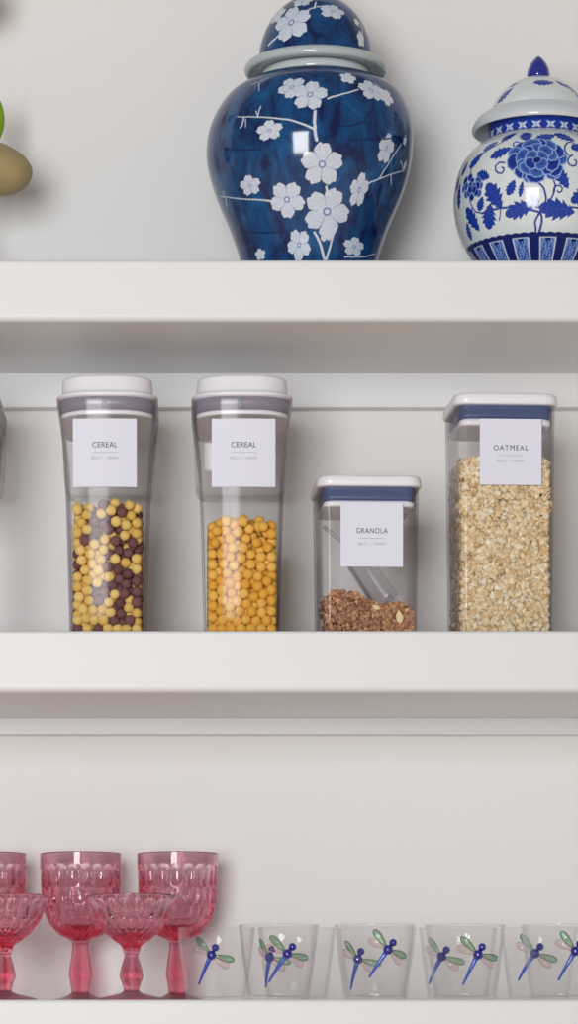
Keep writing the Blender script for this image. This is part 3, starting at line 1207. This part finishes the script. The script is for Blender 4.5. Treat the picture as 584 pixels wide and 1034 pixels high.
# ---- square snap-lid containers
def square_container(px_c, top_py, hw_b, hw_t, lid_h, seal0, seal1, lip, label, word, lab, spacing, name):
    YF = 0.05
    s = sca(YF)
    hd = hw_t * s
    loc = Vector(((px_c - XV) * s, YF + hd, Z_MID))

    def z(py):
        return zpx(py, YF) - Z_MID
    t = empty(name, loc)
    tag(t, label, 'food container')
    ztop = z(seal0)
    n = 7
    sec = [(0.0, (hw_b - 1.6) * s, (hw_b - 1.6) * s, 0.008), (0.003, hw_b * s, hw_b * s, 0.010)]
    for i in range(1, n + 1):
        f = i / n
        h = hw_b + (hw_t - hw_b) * f
        sec.append((0.003 + (ztop - 0.003) * f, h * s, h * s, 0.010 + 0.001 * f))
    shell(sec, 0.0026).build('body', M['clear_plastic'], t)
    l = MB()
    zt0, zt1 = z(top_py + lid_h), z(top_py)
    cap = [(zt0, hw_t - 3), (zt0 + 0.0004, hw_t + 2.2), (zt0 + 0.0016, hw_t + 3.0), (zt1 - 0.0035, hw_t + 2.4), (zt1 - 0.0012, hw_t + 1.4), (zt1 - 0.0003, hw_t - 0.5), (zt1, hw_t - 4)]
    l.rings([rrect(h * s, h * s, 0.0155, zz, 10) for zz, h in cap])
    ld = l.build('lid', M['white_plastic'], t)
    sl = MB()
    z0, z1 = z(seal1), z(seal0)
    band = [(z0, hw_t - 7), (z0 + 0.001, hw_t - 4.4), (z0 + (z1 - z0) * 0.3, hw_t - 3.6), (z0 + (z1 - z0) * 0.36, hw_t - 4.2), (z0 + (z1 - z0) * 0.6, hw_t - 3.6), (z0 + (z1 - z0) * 0.66, hw_t - 4.2), (z0 + (z1 - z0) * 0.9, hw_t - 3.6), (z1 + 0.0006, hw_t - 4)]
    sl.rings([rrect(h * s, h * s, 0.010, zz, 8) for zz, h in band])
    sl.build('seal', M['seal_navy'], ld)
    lr = MB()
    z0, z1 = z(lip), z(seal1)
    band = [(z0, hw_t - 9), (z0 + 0.0006, hw_t - 5.2), (z0 + 0.002, hw_t - 4.4), (z1 - 0.001, hw_t - 4.4), (z1 + 0.0004, hw_t - 6)]
    lr.rings([rrect(h * s, h * s, 0.010, zz, 8) for zz, h in band])
    lr.build('lid_ring', M['white_plastic'], ld)
    lx, ly, lw, lh = lab
    zc = z(ly)
    f = (zc - 0.003) / (ztop - 0.003)
    h = (hw_b + (hw_t - hw_b) * f) * s
    tilt = math.atan2((hw_t - hw_b) * s, ztop)
    make_label(t, (lx - px_c) * s, -h - 0.0012, zc, lw * s, lh * s, word, spacing, s, tilt)
    return t, loc, s, z, hw_b, hw_t, hd


oat = square_container(509.3, 396.5, 48.0, 50.5, 12, 407, 422, 429, 'tall clear square container filled with pale rolled oats', 'OATMEAL',
                       (513.3, 456.3, 62.8, 66.5), 1.22, 'oat_container')
gra = square_container(371.6, 479.5, 48.5, 50.5, 11.5, 490, 505, 511, 'short clear square container of brown granola with a scoop inside', 'GRANOLA',
                       (373.5, 540, 63.2, 64.5), 1.12, 'granola_container')


def tone_mesh(name, verts, faces, tones, mat, loc):
    o = mesh_obj(name, verts, faces, mat, loc=loc, smooth=True)
    at = o.data.color_attributes.new('tone', 'FLOAT_COLOR', 'POINT')
    at.data.foreach_set('color', np.array(tones, dtype=np.float32).ravel())
    return o


# rolled oats: one heap of flakes
def oats():
    t, loc, s, z, hb, ht, hd = oat
    r = random.Random(5)
    top = z(463)
    hx = hb * s - 0.0030
    V, Fc, T = [], [], []
    pal = [srgb(246, 224, 184), srgb(240, 212, 164), srgb(250, 234, 202), srgb(224, 188, 138), srgb(248, 228, 190), srgb(252, 242, 218), srgb(242, 214, 172)]

    def flake(c, nrm, rx, ry):
        nrm = nrm.normalized()
        a = nrm.orthogonal().normalized()
        a = Matrix.Rotation(r.uniform(0, 6.28), 3, nrm) @ a
        b = nrm.cross(a)
        base = len(V)
        col = list(r.choice(pal))
        k = r.uniform(0.85, 1.05)
        col = [col[0] * k, col[1] * k, col[2] * k, 1]
        cup = r.uniform(-0.0010, 0.0014)
        m = 9
        for lay in (0.00035, -0.00035):
            V.append(c + nrm * (cup + lay))
            T.append(col)
            for i in range(m):
                an = 2 * math.pi * i / m
                w = 1 + r.uniform(-0.12, 0.10)
                V.append(c + a * (rx * w * math.cos(an)) + b * (ry * w * math.sin(an)) + nrm * (lay * 0.6 + 0.0007 * math.sin(an * 2)))
                dk = r.uniform(0.86, 1.0)
                T.append([col[0] * dk, col[1] * dk, col[2] * dk, 1])
        for i in range(m):
            j = (i + 1) % m
            Fc.append((base, base + 1 + i, base + 1 + j))
            Fc.append((base + m + 1, base + m + 2 + j, base + m + 2 + i))
            Fc.append((base + 1 + i, base + m + 2 + i, base + m + 2 + j, base + 1 + j))
    core = hx - 0.006

    def hgt(x, y):
        return top + 0.004 * math.sin(x * 70 + 1) + 0.003 * math.cos(y * 60)
    for face, cnt in (('f', 2900), ('l', 1500), ('r', 1000), ('t', 500), ('b', 500)):
        for _ in range(cnt):
            u = r.uniform(-hx + 0.003, hx - 0.003)
            zz = r.uniform(0.006, top)
            dep = r.uniform(0.0018, 0.0060)
            jit = Vector((r.gauss(0, 0.40), r.gauss(0, 0.40), r.gauss(0, 0.40)))
            ex = (ht - hb) * s * zz / 0.26
            if face == 'f':
                c, n_ = Vector((u, -hx - ex + dep, zz)), Vector((0, -1, 0))
            elif face == 'b':
                c, n_ = Vector((u, hx + ex - dep, zz)), Vector((0, 1, 0))
            elif face == 'l':
                c, n_ = Vector((-hx - ex + dep, u, zz)), Vector((-1, 0, 0))
            elif face == 'r':
                c, n_ = Vector((hx + ex - dep, u, zz)), Vector((1, 0, 0))
            else:
                v = r.uniform(-hx + 0.003, hx - 0.003)
                c, n_ = Vector((u, v, hgt(u, v) - r.uniform(0, 0.006))), Vector((0, 0, 1))
            flake(c, n_ + jit, r.uniform(0.0034, 0.0054), r.uniform(0.0026, 0.0042))
    # solid heart of the heap
    b = MB()
    b.rings([rrect(core, core, 0.006, zz, 4) for zz in (0.004, top - 0.006)])
    base = len(V)
    V.extend([Vector(v) for v in b.v])
    T.extend([list(srgb(196, 160, 116))] * len(b.v))
    Fc.extend([tuple(i + base for i in f) for f in b.f])
    o = tone_mesh('rolled_oats', V, Fc, T, M['flake'], loc)
    tag(o, 'heap of pale rolled oats filling the tall square container', 'oats', kind='stuff')


oats()


# granola: clustered crumbs, two almond slices, a clear scoop
def granola():
    t, loc, s, z, hb, ht, hd = gra
    r = random.Random(9)
    hx = hb * s - 0.0031
    V, Fc, T = [], [], []
    pal = [srgb(190, 140, 106), srgb(166, 116, 88), srgb(202, 154, 116), srgb(148, 102, 78), srgb(192, 144, 110), srgb(212, 168, 130), srgb(178, 128, 100)]
    bm = bmesh.new()
    bmesh.ops.create_icosphere(bm, subdivisions=1, radius=1)
    iv = [v.co.copy() for v in bm.verts]
    jf = [tuple(v.index for v in f.verts) for f in bm.faces]
    bm.free()

    def hgt(x, y):
        f = (x + hx) / (2 * hx)
        base = np.interp(f, [0, 0.1, 0.3, 0.42, 0.55, 0.7, 0.85, 1.0], [605, 598, 597, 603, 609, 611, 609, 616])
        return z(base) + 0.002 * math.sin(y * 90) + 0.006 * (y + hx) / (2 * hx)

    def crumb(c, rad):
        base = len(V)
        q = Matrix.Rotation(r.uniform(0, 6), 3, Vector((r.uniform(-1, 1), r.uniform(-1, 1), r.uniform(-1, 1))).normalized())
        sx = Vector((r.uniform(0.8, 1.3), r.uniform(0.7, 1.1), r.uniform(0.6, 1.0)))
        col = r.choice(pal)
        k = r.uniform(0.8, 1.15)
        for v in iv:
            w = Vector((v.x * sx.x, v.y * sx.y, v.z * sx.z)) * rad * r.uniform(0.8, 1.15)
            p = c + q @ w
            p.x = max(-hx, min(hx, p.x))
            p.y = max(-hx, min(hx, p.y))
            p.z = max(0.0036, p.z)
            V.append(p)
            d = r.uniform(0.85, 1.1)
            T.append([col[0] * k * d, col[1] * k * d, col[2] * k * d, 1])
        Fc.extend([tuple(i + base for i in f) for f in jf])
    for _ in range(2300):
        x = r.uniform(-hx, hx)
        y = -hx + abs(r.gauss(0, 0.006)) if r.random() < 0.6 else r.uniform(-hx, hx)
        zt = hgt(x, y)
        zz = zt * r.random() ** 0.75 if y < -hx + 0.012 or abs(x) > hx - 0.012 else zt - r.uniform(0, 0.009)
        crumb(Vector((x, y, zz)), r.uniform(0.0015, 0.0036))
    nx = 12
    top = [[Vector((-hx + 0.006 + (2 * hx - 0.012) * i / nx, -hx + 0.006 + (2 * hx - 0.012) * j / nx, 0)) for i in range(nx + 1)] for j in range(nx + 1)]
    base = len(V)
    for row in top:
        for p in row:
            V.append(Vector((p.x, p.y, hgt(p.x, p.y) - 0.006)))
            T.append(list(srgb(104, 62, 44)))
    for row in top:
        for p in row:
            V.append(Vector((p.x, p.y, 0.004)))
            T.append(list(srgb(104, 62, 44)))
    k = (nx + 1)
    for j in range(nx):
        for i in range(nx):
            Fc.append((base + j * k + i, base + j * k + i + 1, base + (j + 1) * k + i + 1, base + (j + 1) * k + i))
    off = k * k
    for i in range(nx):
        for j in (0, nx):
            a, b = base + j * k + i, base + j * k + i + 1
            Fc.append((a, b, b + off, a + off))
            a, b = base + i * k + j, base + (i + 1) * k + j
            Fc.append((a, b, b + off, a + off))
    o = tone_mesh('granola', V, Fc, T, M['flake'], loc)
    o.data.polygons.foreach_set('use_smooth', [False] * len(o.data.polygons))
    tag(o, 'crumbly brown granola heaped in the short square container', 'granola', kind='stuff')
    # almond slices pressed against the front
    M['almond'] = plain('almond', srgb(238, 214, 164), 0.6, 0.3, 0.05, 200)
    for (px, py, L, W, ang, lab) in ((402.3, 622, 14, 8, 98, 'upright cream almond slice near the right side of the granola'),
                                     (378.5, 612.5, 9, 5, 160, 'small cream almond slice lying on the granola under the scoop')):
        m = MB()
        rotm = Matrix.Rotation(math.radians(-ang), 3, 'Y')
        rings = []
        for i in range(9):
            f = i / 8
            w = W / 2 * math.sin(math.pi * max(0.03, min(0.97, f)) ** 0.85)
            x = (f - 0.5) * L
            rings.append([rotm @ Vector((x * s, 0.0008 * math.sin(a), w * math.cos(a) * s)) for a in [2 * math.pi * q / 12 for q in range(12)]])
        m.rings(rings)
        c = P(px, py, 0.05)
        o = m.build('almond_slice', M['almond'], loc=(c.x, loc.y - hx - 0.0003 + 0.0002, c.z))
        tag(o, lab, 'almond', 'almond slices in the granola')
    # clear plastic scoop, handle up to the left, bowl sunk in the granola
    sp = empty('scoop', loc + Vector((0.012, -0.006, 0.034)))
    tag(sp, 'clear plastic scoop standing tilted in the granola', 'scoop')

    def w(px, py, y):
        return P(px, py, 0.06 + y) - sp.location
    # bowl: half-pipe between two ends
    A, B = w(363, 553, 0.022), w(400, 603, 0.014)
    ax = (B - A).normalized()
    side = Vector((0, 1, 0))
    up = ax.cross(side).normalized()
    if up.z < 0:
        up = -up
    bl = MB()
    rings_o, rings_i = [], []
    Lb = (B - A).length
    for i in range(9):
        f = i / 8
        c = A.lerp(B, f)
        R = 0.0198 * (0.92 + 0.18 * f)
        for lst, rad in ((rings_o, R), (rings_i, R - 0.0016)):
            rg = []
            for k_ in range(15):
                a = math.pi * (0.0 + k_ / 14)
                x_ = math.cos(a)
                y_ = -math.sin(a)
                cx_ = math.copysign(abs(x_) ** 0.7, x_)
                cy_ = -abs(y_) ** 0.7
                rg.append(c + side * (rad * cx_ * 1.05) + up * (rad * cy_ * 1.25))
            lst.append(rg)
    prof_r = [ro + list(reversed(ri)) for ro, ri in zip(rings_o, rings_i)]
    bl.rings(prof_r)
    # back wall of the bowl
    ro = [p for p in rings_o[0]]
    bl.rings([ro, [p - ax * 0.0018 for p in ro]])
    bl.build('bowl', M['scoop'], sp)
    h = MB()
    H0, H1 = A - ax * 0.001 - up * 0.008, w(326, 532, 0.024)
    hd_ = (H1 - H0).normalized()
    u2 = hd_.cross(side).normalized()
    hr = []
    for i in range(6):
        c = H0.lerp(H1, i / 5)
        hr.append([c + side * (0.006 * math.cos(a)) + u2 * (0.0018 * math.sin(a)) for a in [2 * math.pi * q / 14 for q in range(14)]])
    h.rings(hr)
    h.build('handle', M['scoop'], sp)


granola()



def turn(c, deg, things):
    """turns a container and what it holds about the container's axis"""
    a = math.radians(deg)
    R = Matrix.Rotation(a, 3, 'Z')
    for o in things:
        o.location = c[1] + R @ (o.location - c[1])
        o.rotation_euler.z += a


turn(oat, 3.0, [oat[0]] + [o for o in COL.objects if o.name.startswith('rolled_oats')])
turn(gra, 2.4, [gra[0]] + [o for o in COL.objects if o.parent is None and o.name.split('.')[0] in ('granola', 'almond_slice', 'scoop')])

# ---------------------------------------------------------------- pink pressed-glass stemware
def dimple_bowl(outer, rows, cols, depth, inner, NT=216):
    """outer/inner: lists of (r, z); rows: (z0, z1, phase, depth factor) of oval thumbprints"""
    b = MB()
    rings = []
    for r, z in outer:
        rg = []
        for k in range(NT):
            th = 2 * math.pi * k / NT
            d = 0.0
            for z0, z1, ph, df in rows:
                if z0 - 0.001 < z < z1 + 0.001:
                    v = (z - (z0 + z1) / 2) / ((z1 - z0) / 2)
                    u = ((th * cols / (2 * math.pi) + ph) % 1.0 - 0.5) * 2
                    e = abs(u / 0.96) ** 2.6 + abs(v) ** 2.6
                    d = max(d, df * depth * max(0.0, 1 - e) ** 0.75 - 0.0006 * math.exp(-((e - 1.1) / 0.22) ** 2))
            rr_ = r - d
            rg.append(Vector((rr_ * math.cos(th), rr_ * math.sin(th), z)))
        rings.append(rg)
    for r, z in inner:
        rings.append([Vector((r * math.cos(2 * math.pi * k / NT), r * math.sin(2 * math.pi * k / NT), z)) for k in range(NT)])
    b.rings(rings)
    return b


def stem_mesh(prof, facets=8, NT=48, flat=0.06):
    b = MB()
    rings = []
    for r, z, f in prof:
        rg = []
        for k in range(NT):
            th = 2 * math.pi * k / NT
            q = (th * facets / (2 * math.pi)) % 1.0 - 0.5
            w = math.cos(math.pi / facets) / math.cos(q * 2 * math.pi / facets)
            rr_ = r * (1 + (w - 1) * f)
            rg.append(Vector((rr_ * math.cos(th), rr_ * math.sin(th), z)))
        rings.append(rg)
    b.rings(rings)
    return b


def cat3(prof, n):
    out = []
    m = len(prof)
    for i in range(m - 1):
        p0, p1, p2, p3 = prof[max(0, i - 1)], prof[i], prof[i + 1], prof[min(m - 1, i + 2)]
        for k in range(n):
            t = k / n
            out.append(tuple(0.5 * (2 * p1[c] + (p2[c] - p0[c]) * t + (2 * p0[c] - 5 * p1[c] + 4 * p2[c] - p3[c]) * t * t
                                    + (3 * p1[c] - p0[c] - 3 * p2[c] + p3[c]) * t ** 3) for c in range(len(p1))))
    out.append(prof[-1])
    return out


GOB_Y, COU_Y = 0.218, 0.062
gs = sca(GOB_Y)
cs = sca(COU_Y)


def gz(py):
    return zpx(py, GOB_Y) - Z_BOT


def cz(py):
    return zpx(py, COU_Y) - Z_BOT


def make_goblet():
    t = empty('goblet', (0, 0, 0))
    o = interp([(9.5 * gs, gz(950)), (15 * gs, gz(947)), (23 * gs, gz(942.5)), (31.5 * gs, gz(933)), (36.5 * gs, gz(922)), (39 * gs, gz(910)), (40 * gs, gz(895)), (40.5 * gs, gz(880)), (41 * gs, gz(873)), (41.0 * gs, gz(862.8)), (40.6 * gs, gz(862))], 12)
    i = interp([(39.4 * gs, gz(862.2)), (38.0 * gs, gz(873)), (35.4 * gs, gz(890)), (33.6 * gs, gz(910)), (30.2 * gs, gz(923)), (24.5 * gs, gz(933)), (12 * gs, gz(937.5)), (0.5 * gs, gz(938.2))], 6)
    rows = [(gz(896.5), gz(873.5), 0.0, 1.0), (gz(914.5), gz(897.5), 0.5, 1.0), (gz(930), gz(915), 0.0, 1.0), (gz(947), gz(929), 0.5, 1.2)]
    dimple_bowl(o, rows, 20, 0.0035, i).build('bowl', M['pink'], t)
    sp = cat3([(29 * gs, 0.0, 0), (30 * gs, 0.0012, 0), (28 * gs, 0.0026, 0), (20 * gs, 0.0048, 0.2), (13 * gs, 0.008, 0.6), (9.5 * gs, 0.0115, 1), (10.5 * gs, gz(993), 1), (12 * gs, gz(984), 1), (10.8 * gs, gz(973), 1),
               (9.2 * gs, gz(962), 1), (8.6 * gs, gz(955), 1), (9.5 * gs, gz(950.6), 0.6)], 6)
    k = 4 * 6
    stem_mesh(sp[:k + 1]).build('foot', M['pink_foot'], t)
    stem_mesh(sp[k:]).build('stem', M['pink_stem'], t)
    return t


def make_coupe():
    t = empty('coupe_glass', (0, 0, 0))
    o = interp([(8.5 * cs, cz(961)), (10.5 * cs, cz(955)), (18 * cs, cz(949.5)), (28 * cs, cz(941)), (36.5 * cs, cz(930)), (42 * cs, cz(918)), (45 * cs, cz(909)), (46.3 * cs, cz(905)), (46.0 * cs, cz(903.8))], 14)
    i = interp([(45.0 * cs, cz(904.2)), (42.0 * cs, cz(909)), (37.6 * cs, cz(918)), (31.0 * cs, cz(929)), (23.5 * cs, cz(938.5)), (12 * cs, cz(943.5)), (0.5 * cs, cz(944.8))], 6)
    rows = [(cz(930), cz(908.5), 0.0, 1.0), (cz(941.5), cz(929), 0.5, 1.0), (cz(951), cz(940), 0.0, 1.1)]
    dimple_bowl(o, rows, 20, 0.0035, i).build('bowl', M['pink'], t)
    sp = cat3([(33 * cs, 0.0, 0), (34 * cs, 0.0012, 0), (31 * cs, 0.0028, 0), (20 * cs, 0.0058, 0.2), (11 * cs, 0.0085, 0.7), (8 * cs, 0.0112, 1), (9.8 * cs, cz(992), 1), (12 * cs, cz(986.5), 1), (11 * cs, cz(979), 1),
               (8.4 * cs, cz(970), 1), (7.0 * cs, cz(964.5), 1), (8.5 * cs, cz(961.6), 0.5)], 6)
    k = 4 * 6
    stem_mesh(sp[:k + 1]).build('foot', M['pink_foot'], t)
    stem_mesh(sp[k:]).build('stem', M['pink_stem'], t)
    return t


g0 = make_goblet()
for i, (px, lab) in enumerate(((81.5, 'tall pink glass goblet standing behind and between the two coupes'), (179.5, 'tall pink glass goblet behind the first clear tumbler'), (-14.5, 'tall pink glass goblet cut off at the left frame edge'))):
    o = g0 if i == 0 else copy_tree(g0)
    o.location = Vector(((px - XV) * gs, GOB_Y, Z_BOT))
    o.rotation_euler.z = 0.13 * i
    tag(o, lab, 'goblet', 'tall pink goblets')
c0 = make_coupe()
for i, (px, lab) in enumerate(((132.8, 'short pink coupe glass with its whole wide bowl in view'), (3.8, 'short pink coupe glass half cut off by the left frame edge'))):
    o = c0 if i == 0 else copy_tree(c0)
    o.location = Vector(((px - XV) * cs, COU_Y, Z_BOT))
    o.rotation_euler.z = 0.1 * i
    tag(o, lab, 'coupe glass', 'short pink coupes')

# ---------------------------------------------------------------- dragonfly tumblers
TF, TB = 0.050, 0.150
ts = sca(TF)


def make_tumbler():
    t = empty('tumbler', (0, 0, 0))
    H = zpx(934.5, TF) - Z_BOT
    o = interp([(0.5 * ts, 0.0), (26 * ts, 0.0), (30.2 * ts, 0.0010), (31.6 * ts, 0.0045), (33.4 * ts, H * 0.25), (36.0 * ts, H * 0.5), (38.4 * ts, H * 0.75), (40.4 * ts, H - 0.0015), (40.7 * ts, H - 0.0004)], 5)
    w = 0.0016
    i = interp([(40.1 * ts, H), (40.3 * ts - w, H - 0.0006), (38.4 * ts - w, H * 0.75), (36.0 * ts - w, H * 0.5), (33.4 * ts - w, H * 0.25), (31.2 * ts - w, 0.0075), (28 * ts, 0.0050), (14 * ts, 0.0042), (0.5 * ts, 0.0040)], 5)
    b = MB()
    b.rings([ring(r, z, 0.0, 80) for r, z in o + i])
    b.build('glass', M['tumbler'], t)
    return t, H


def add_dragonfly(t, H, phi, zt, k=1.0, lean=33.0, seed=0):
    """glass dragonfly fused on the outside wall; phi is measured from the front, zt the height of its thorax"""
    r = random.Random(seed)
    R = np.interp(zt, [0, H], [31.8 * ts, 40.6 * ts]) + 0.0016
    slope = math.atan2(8.8 * ts, H)
    rot = Matrix.Rotation(phi, 3, 'Z')
    c = rot @ Vector((0, -R, zt))
    ux = rot @ Vector((1, 0, 0))
    uz = rot @ Vector((0, -math.sin(slope), math.cos(slope)))
    un = rot @ Vector((0, -math.cos(slope), -math.sin(slope)))

    def L(x, z, n=0.0):        # x, z in photo-sized millimetres along the wall
        x, z = x * ts * k, z * ts * k
        # follow the curve of the wall
        a = x / R
        Rl = R + z * math.sin(slope)
        pos = rot @ Vector((Rl * math.sin(a), -Rl * math.cos(a), zt + z * math.cos(slope)))
        return pos + (rot @ Vector((math.sin(a), -math.cos(a), 0))) * n
    la = math.radians(lean)
    dx, dz = -math.sin(la), -math.cos(la)     # towards the tail
    b = MB()
    b.sphere(L(0, 0, 0.0022), 5.1 * ts * k, 18, 12)
    b.sphere(L(-dx * 8.6, -dz * 8.6, 0.0020), 4.0 * ts * k, 16, 10)
    body = b.build('dragonfly', M['blue_glass'], t)
    tl = MB()
    n = 8
    tl.tube([L(dx * (3 + 31 * i / n), dz * (3 + 31 * i / n), 0.0014 - 0.0006 * i / n) for i in range(n + 1)], [(2.7 - 1.7 * i / n) * ts * k for i in range(n + 1)], 10)
    tl.build('tail', M['tail_glass'], body)

    def wing(ang, Lw, Ww, m0, m1, r0):
        a = math.radians(ang)
        ax_, az_ = math.cos(a), math.sin(a)
        prof = []
        N = 26
        pts = []
        for i in range(N):
            f = 2 * math.pi * i / N
            tt = 0.5 - 0.5 * math.cos(f)
            wv = Ww / 2 * math.sin(f) * (0.45 + 0.65 * tt)
            pts.append((3.5 + Lw * tt, wv))
        outer = [L(p * ax_ - q * az_, p * az_ + q * ax_, 0.0016) for p, q in pts]
        inner = [L(p * ax_ - q * az_, p * az_ + q * ax_, 0.0006) for p, q in pts]
        m = MB()
        m.rings([inner, outer])
        w_ = m.build('wing', m0, body)
        tb = MB()
        tb.tube(outer + [outer[0]], r0 * ts * k, 6)
        tb.build('wing_rim', m1, body)
    j = r.uniform(-5, 5)
    wing(128 + j, 20.5, 7.6, M['wing_green'], M['wing_rim_green'], 0.55)
    wing(-14 + j, 20.5, 7.6, M['wing_green'], M['wing_rim_green'], 0.55)
    wing(155 + j, 18.0, 9.0, M['wing_pink'], M['wing_rim_pink'], 0.42)
    wing(-38 + j, 18.0, 9.0, M['wing_pink'], M['wing_rim_pink'], 0.42)


def place_tumbler(px, Y, dpx, dpy, lean, label, seed, H_scale=1.0):
    s = sca(Y)
    t, H = make_tumbler()
    t.location = Vector(((px - XV) * s, Y, Z_BOT))
    tag(t, label, 'tumbler', 'dragonfly tumblers')
    # the dragonfly's height and turn on the glass
    Yf = Y - 0.036
    zt = zpx(dpy, Yf) - Z_BOT
    R = np.interp(zt, [0, H], [31.8 * ts, 40.6 * ts])
    xo_ = (dpx - XV) * sca(Yf) - t.location.x
    phi = math.asin(max(-0.95, min(0.95, xo_ / R)))
    add_dragonfly(t, H, phi, zt, 1.0, lean, seed)


FR = [(281.5, 289.5, 963.3, 34, 'clear dragonfly tumbler first from the left in the front row'),
      (378.5, 390.8, 959.0, 34, 'clear dragonfly tumbler second from the left in the front row'),
      (470.0, 481.8, 964.0, 26, 'clear dragonfly tumbler third from the left in the front row'),
      (567.5, 580.0, 960.5, 30, 'clear dragonfly tumbler cut off by the right frame edge')]
BK = [(218.5, 214.0, 964.5, 27, 'clear dragonfly tumbler overlapping the stem of a pink goblet'),
      (300.0, 275.0, 966.5, 24, 'clear dragonfly tumbler in the back row behind the first front tumbler'),
      (381.0, 363.5, 968.5, 24, 'clear dragonfly tumbler in the back row behind the second front tumbler'),
      (462.5, 447.8, 966.0, 36, 'clear dragonfly tumbler in the back row behind the third front tumbler'),
      (544.5, 540.5, 963.0, 36, 'clear dragonfly tumbler in the back row behind the rightmost front tumbler')]
for i, (px, dx, dy, ln, lab) in enumerate(FR):
    place_tumbler(px, TF, dx, dy, ln, lab, i)
for i, (px, dx, dy, ln, lab) in enumerate(BK):
    place_tumbler(px, TB, dx, dy, ln, lab, 10 + i)
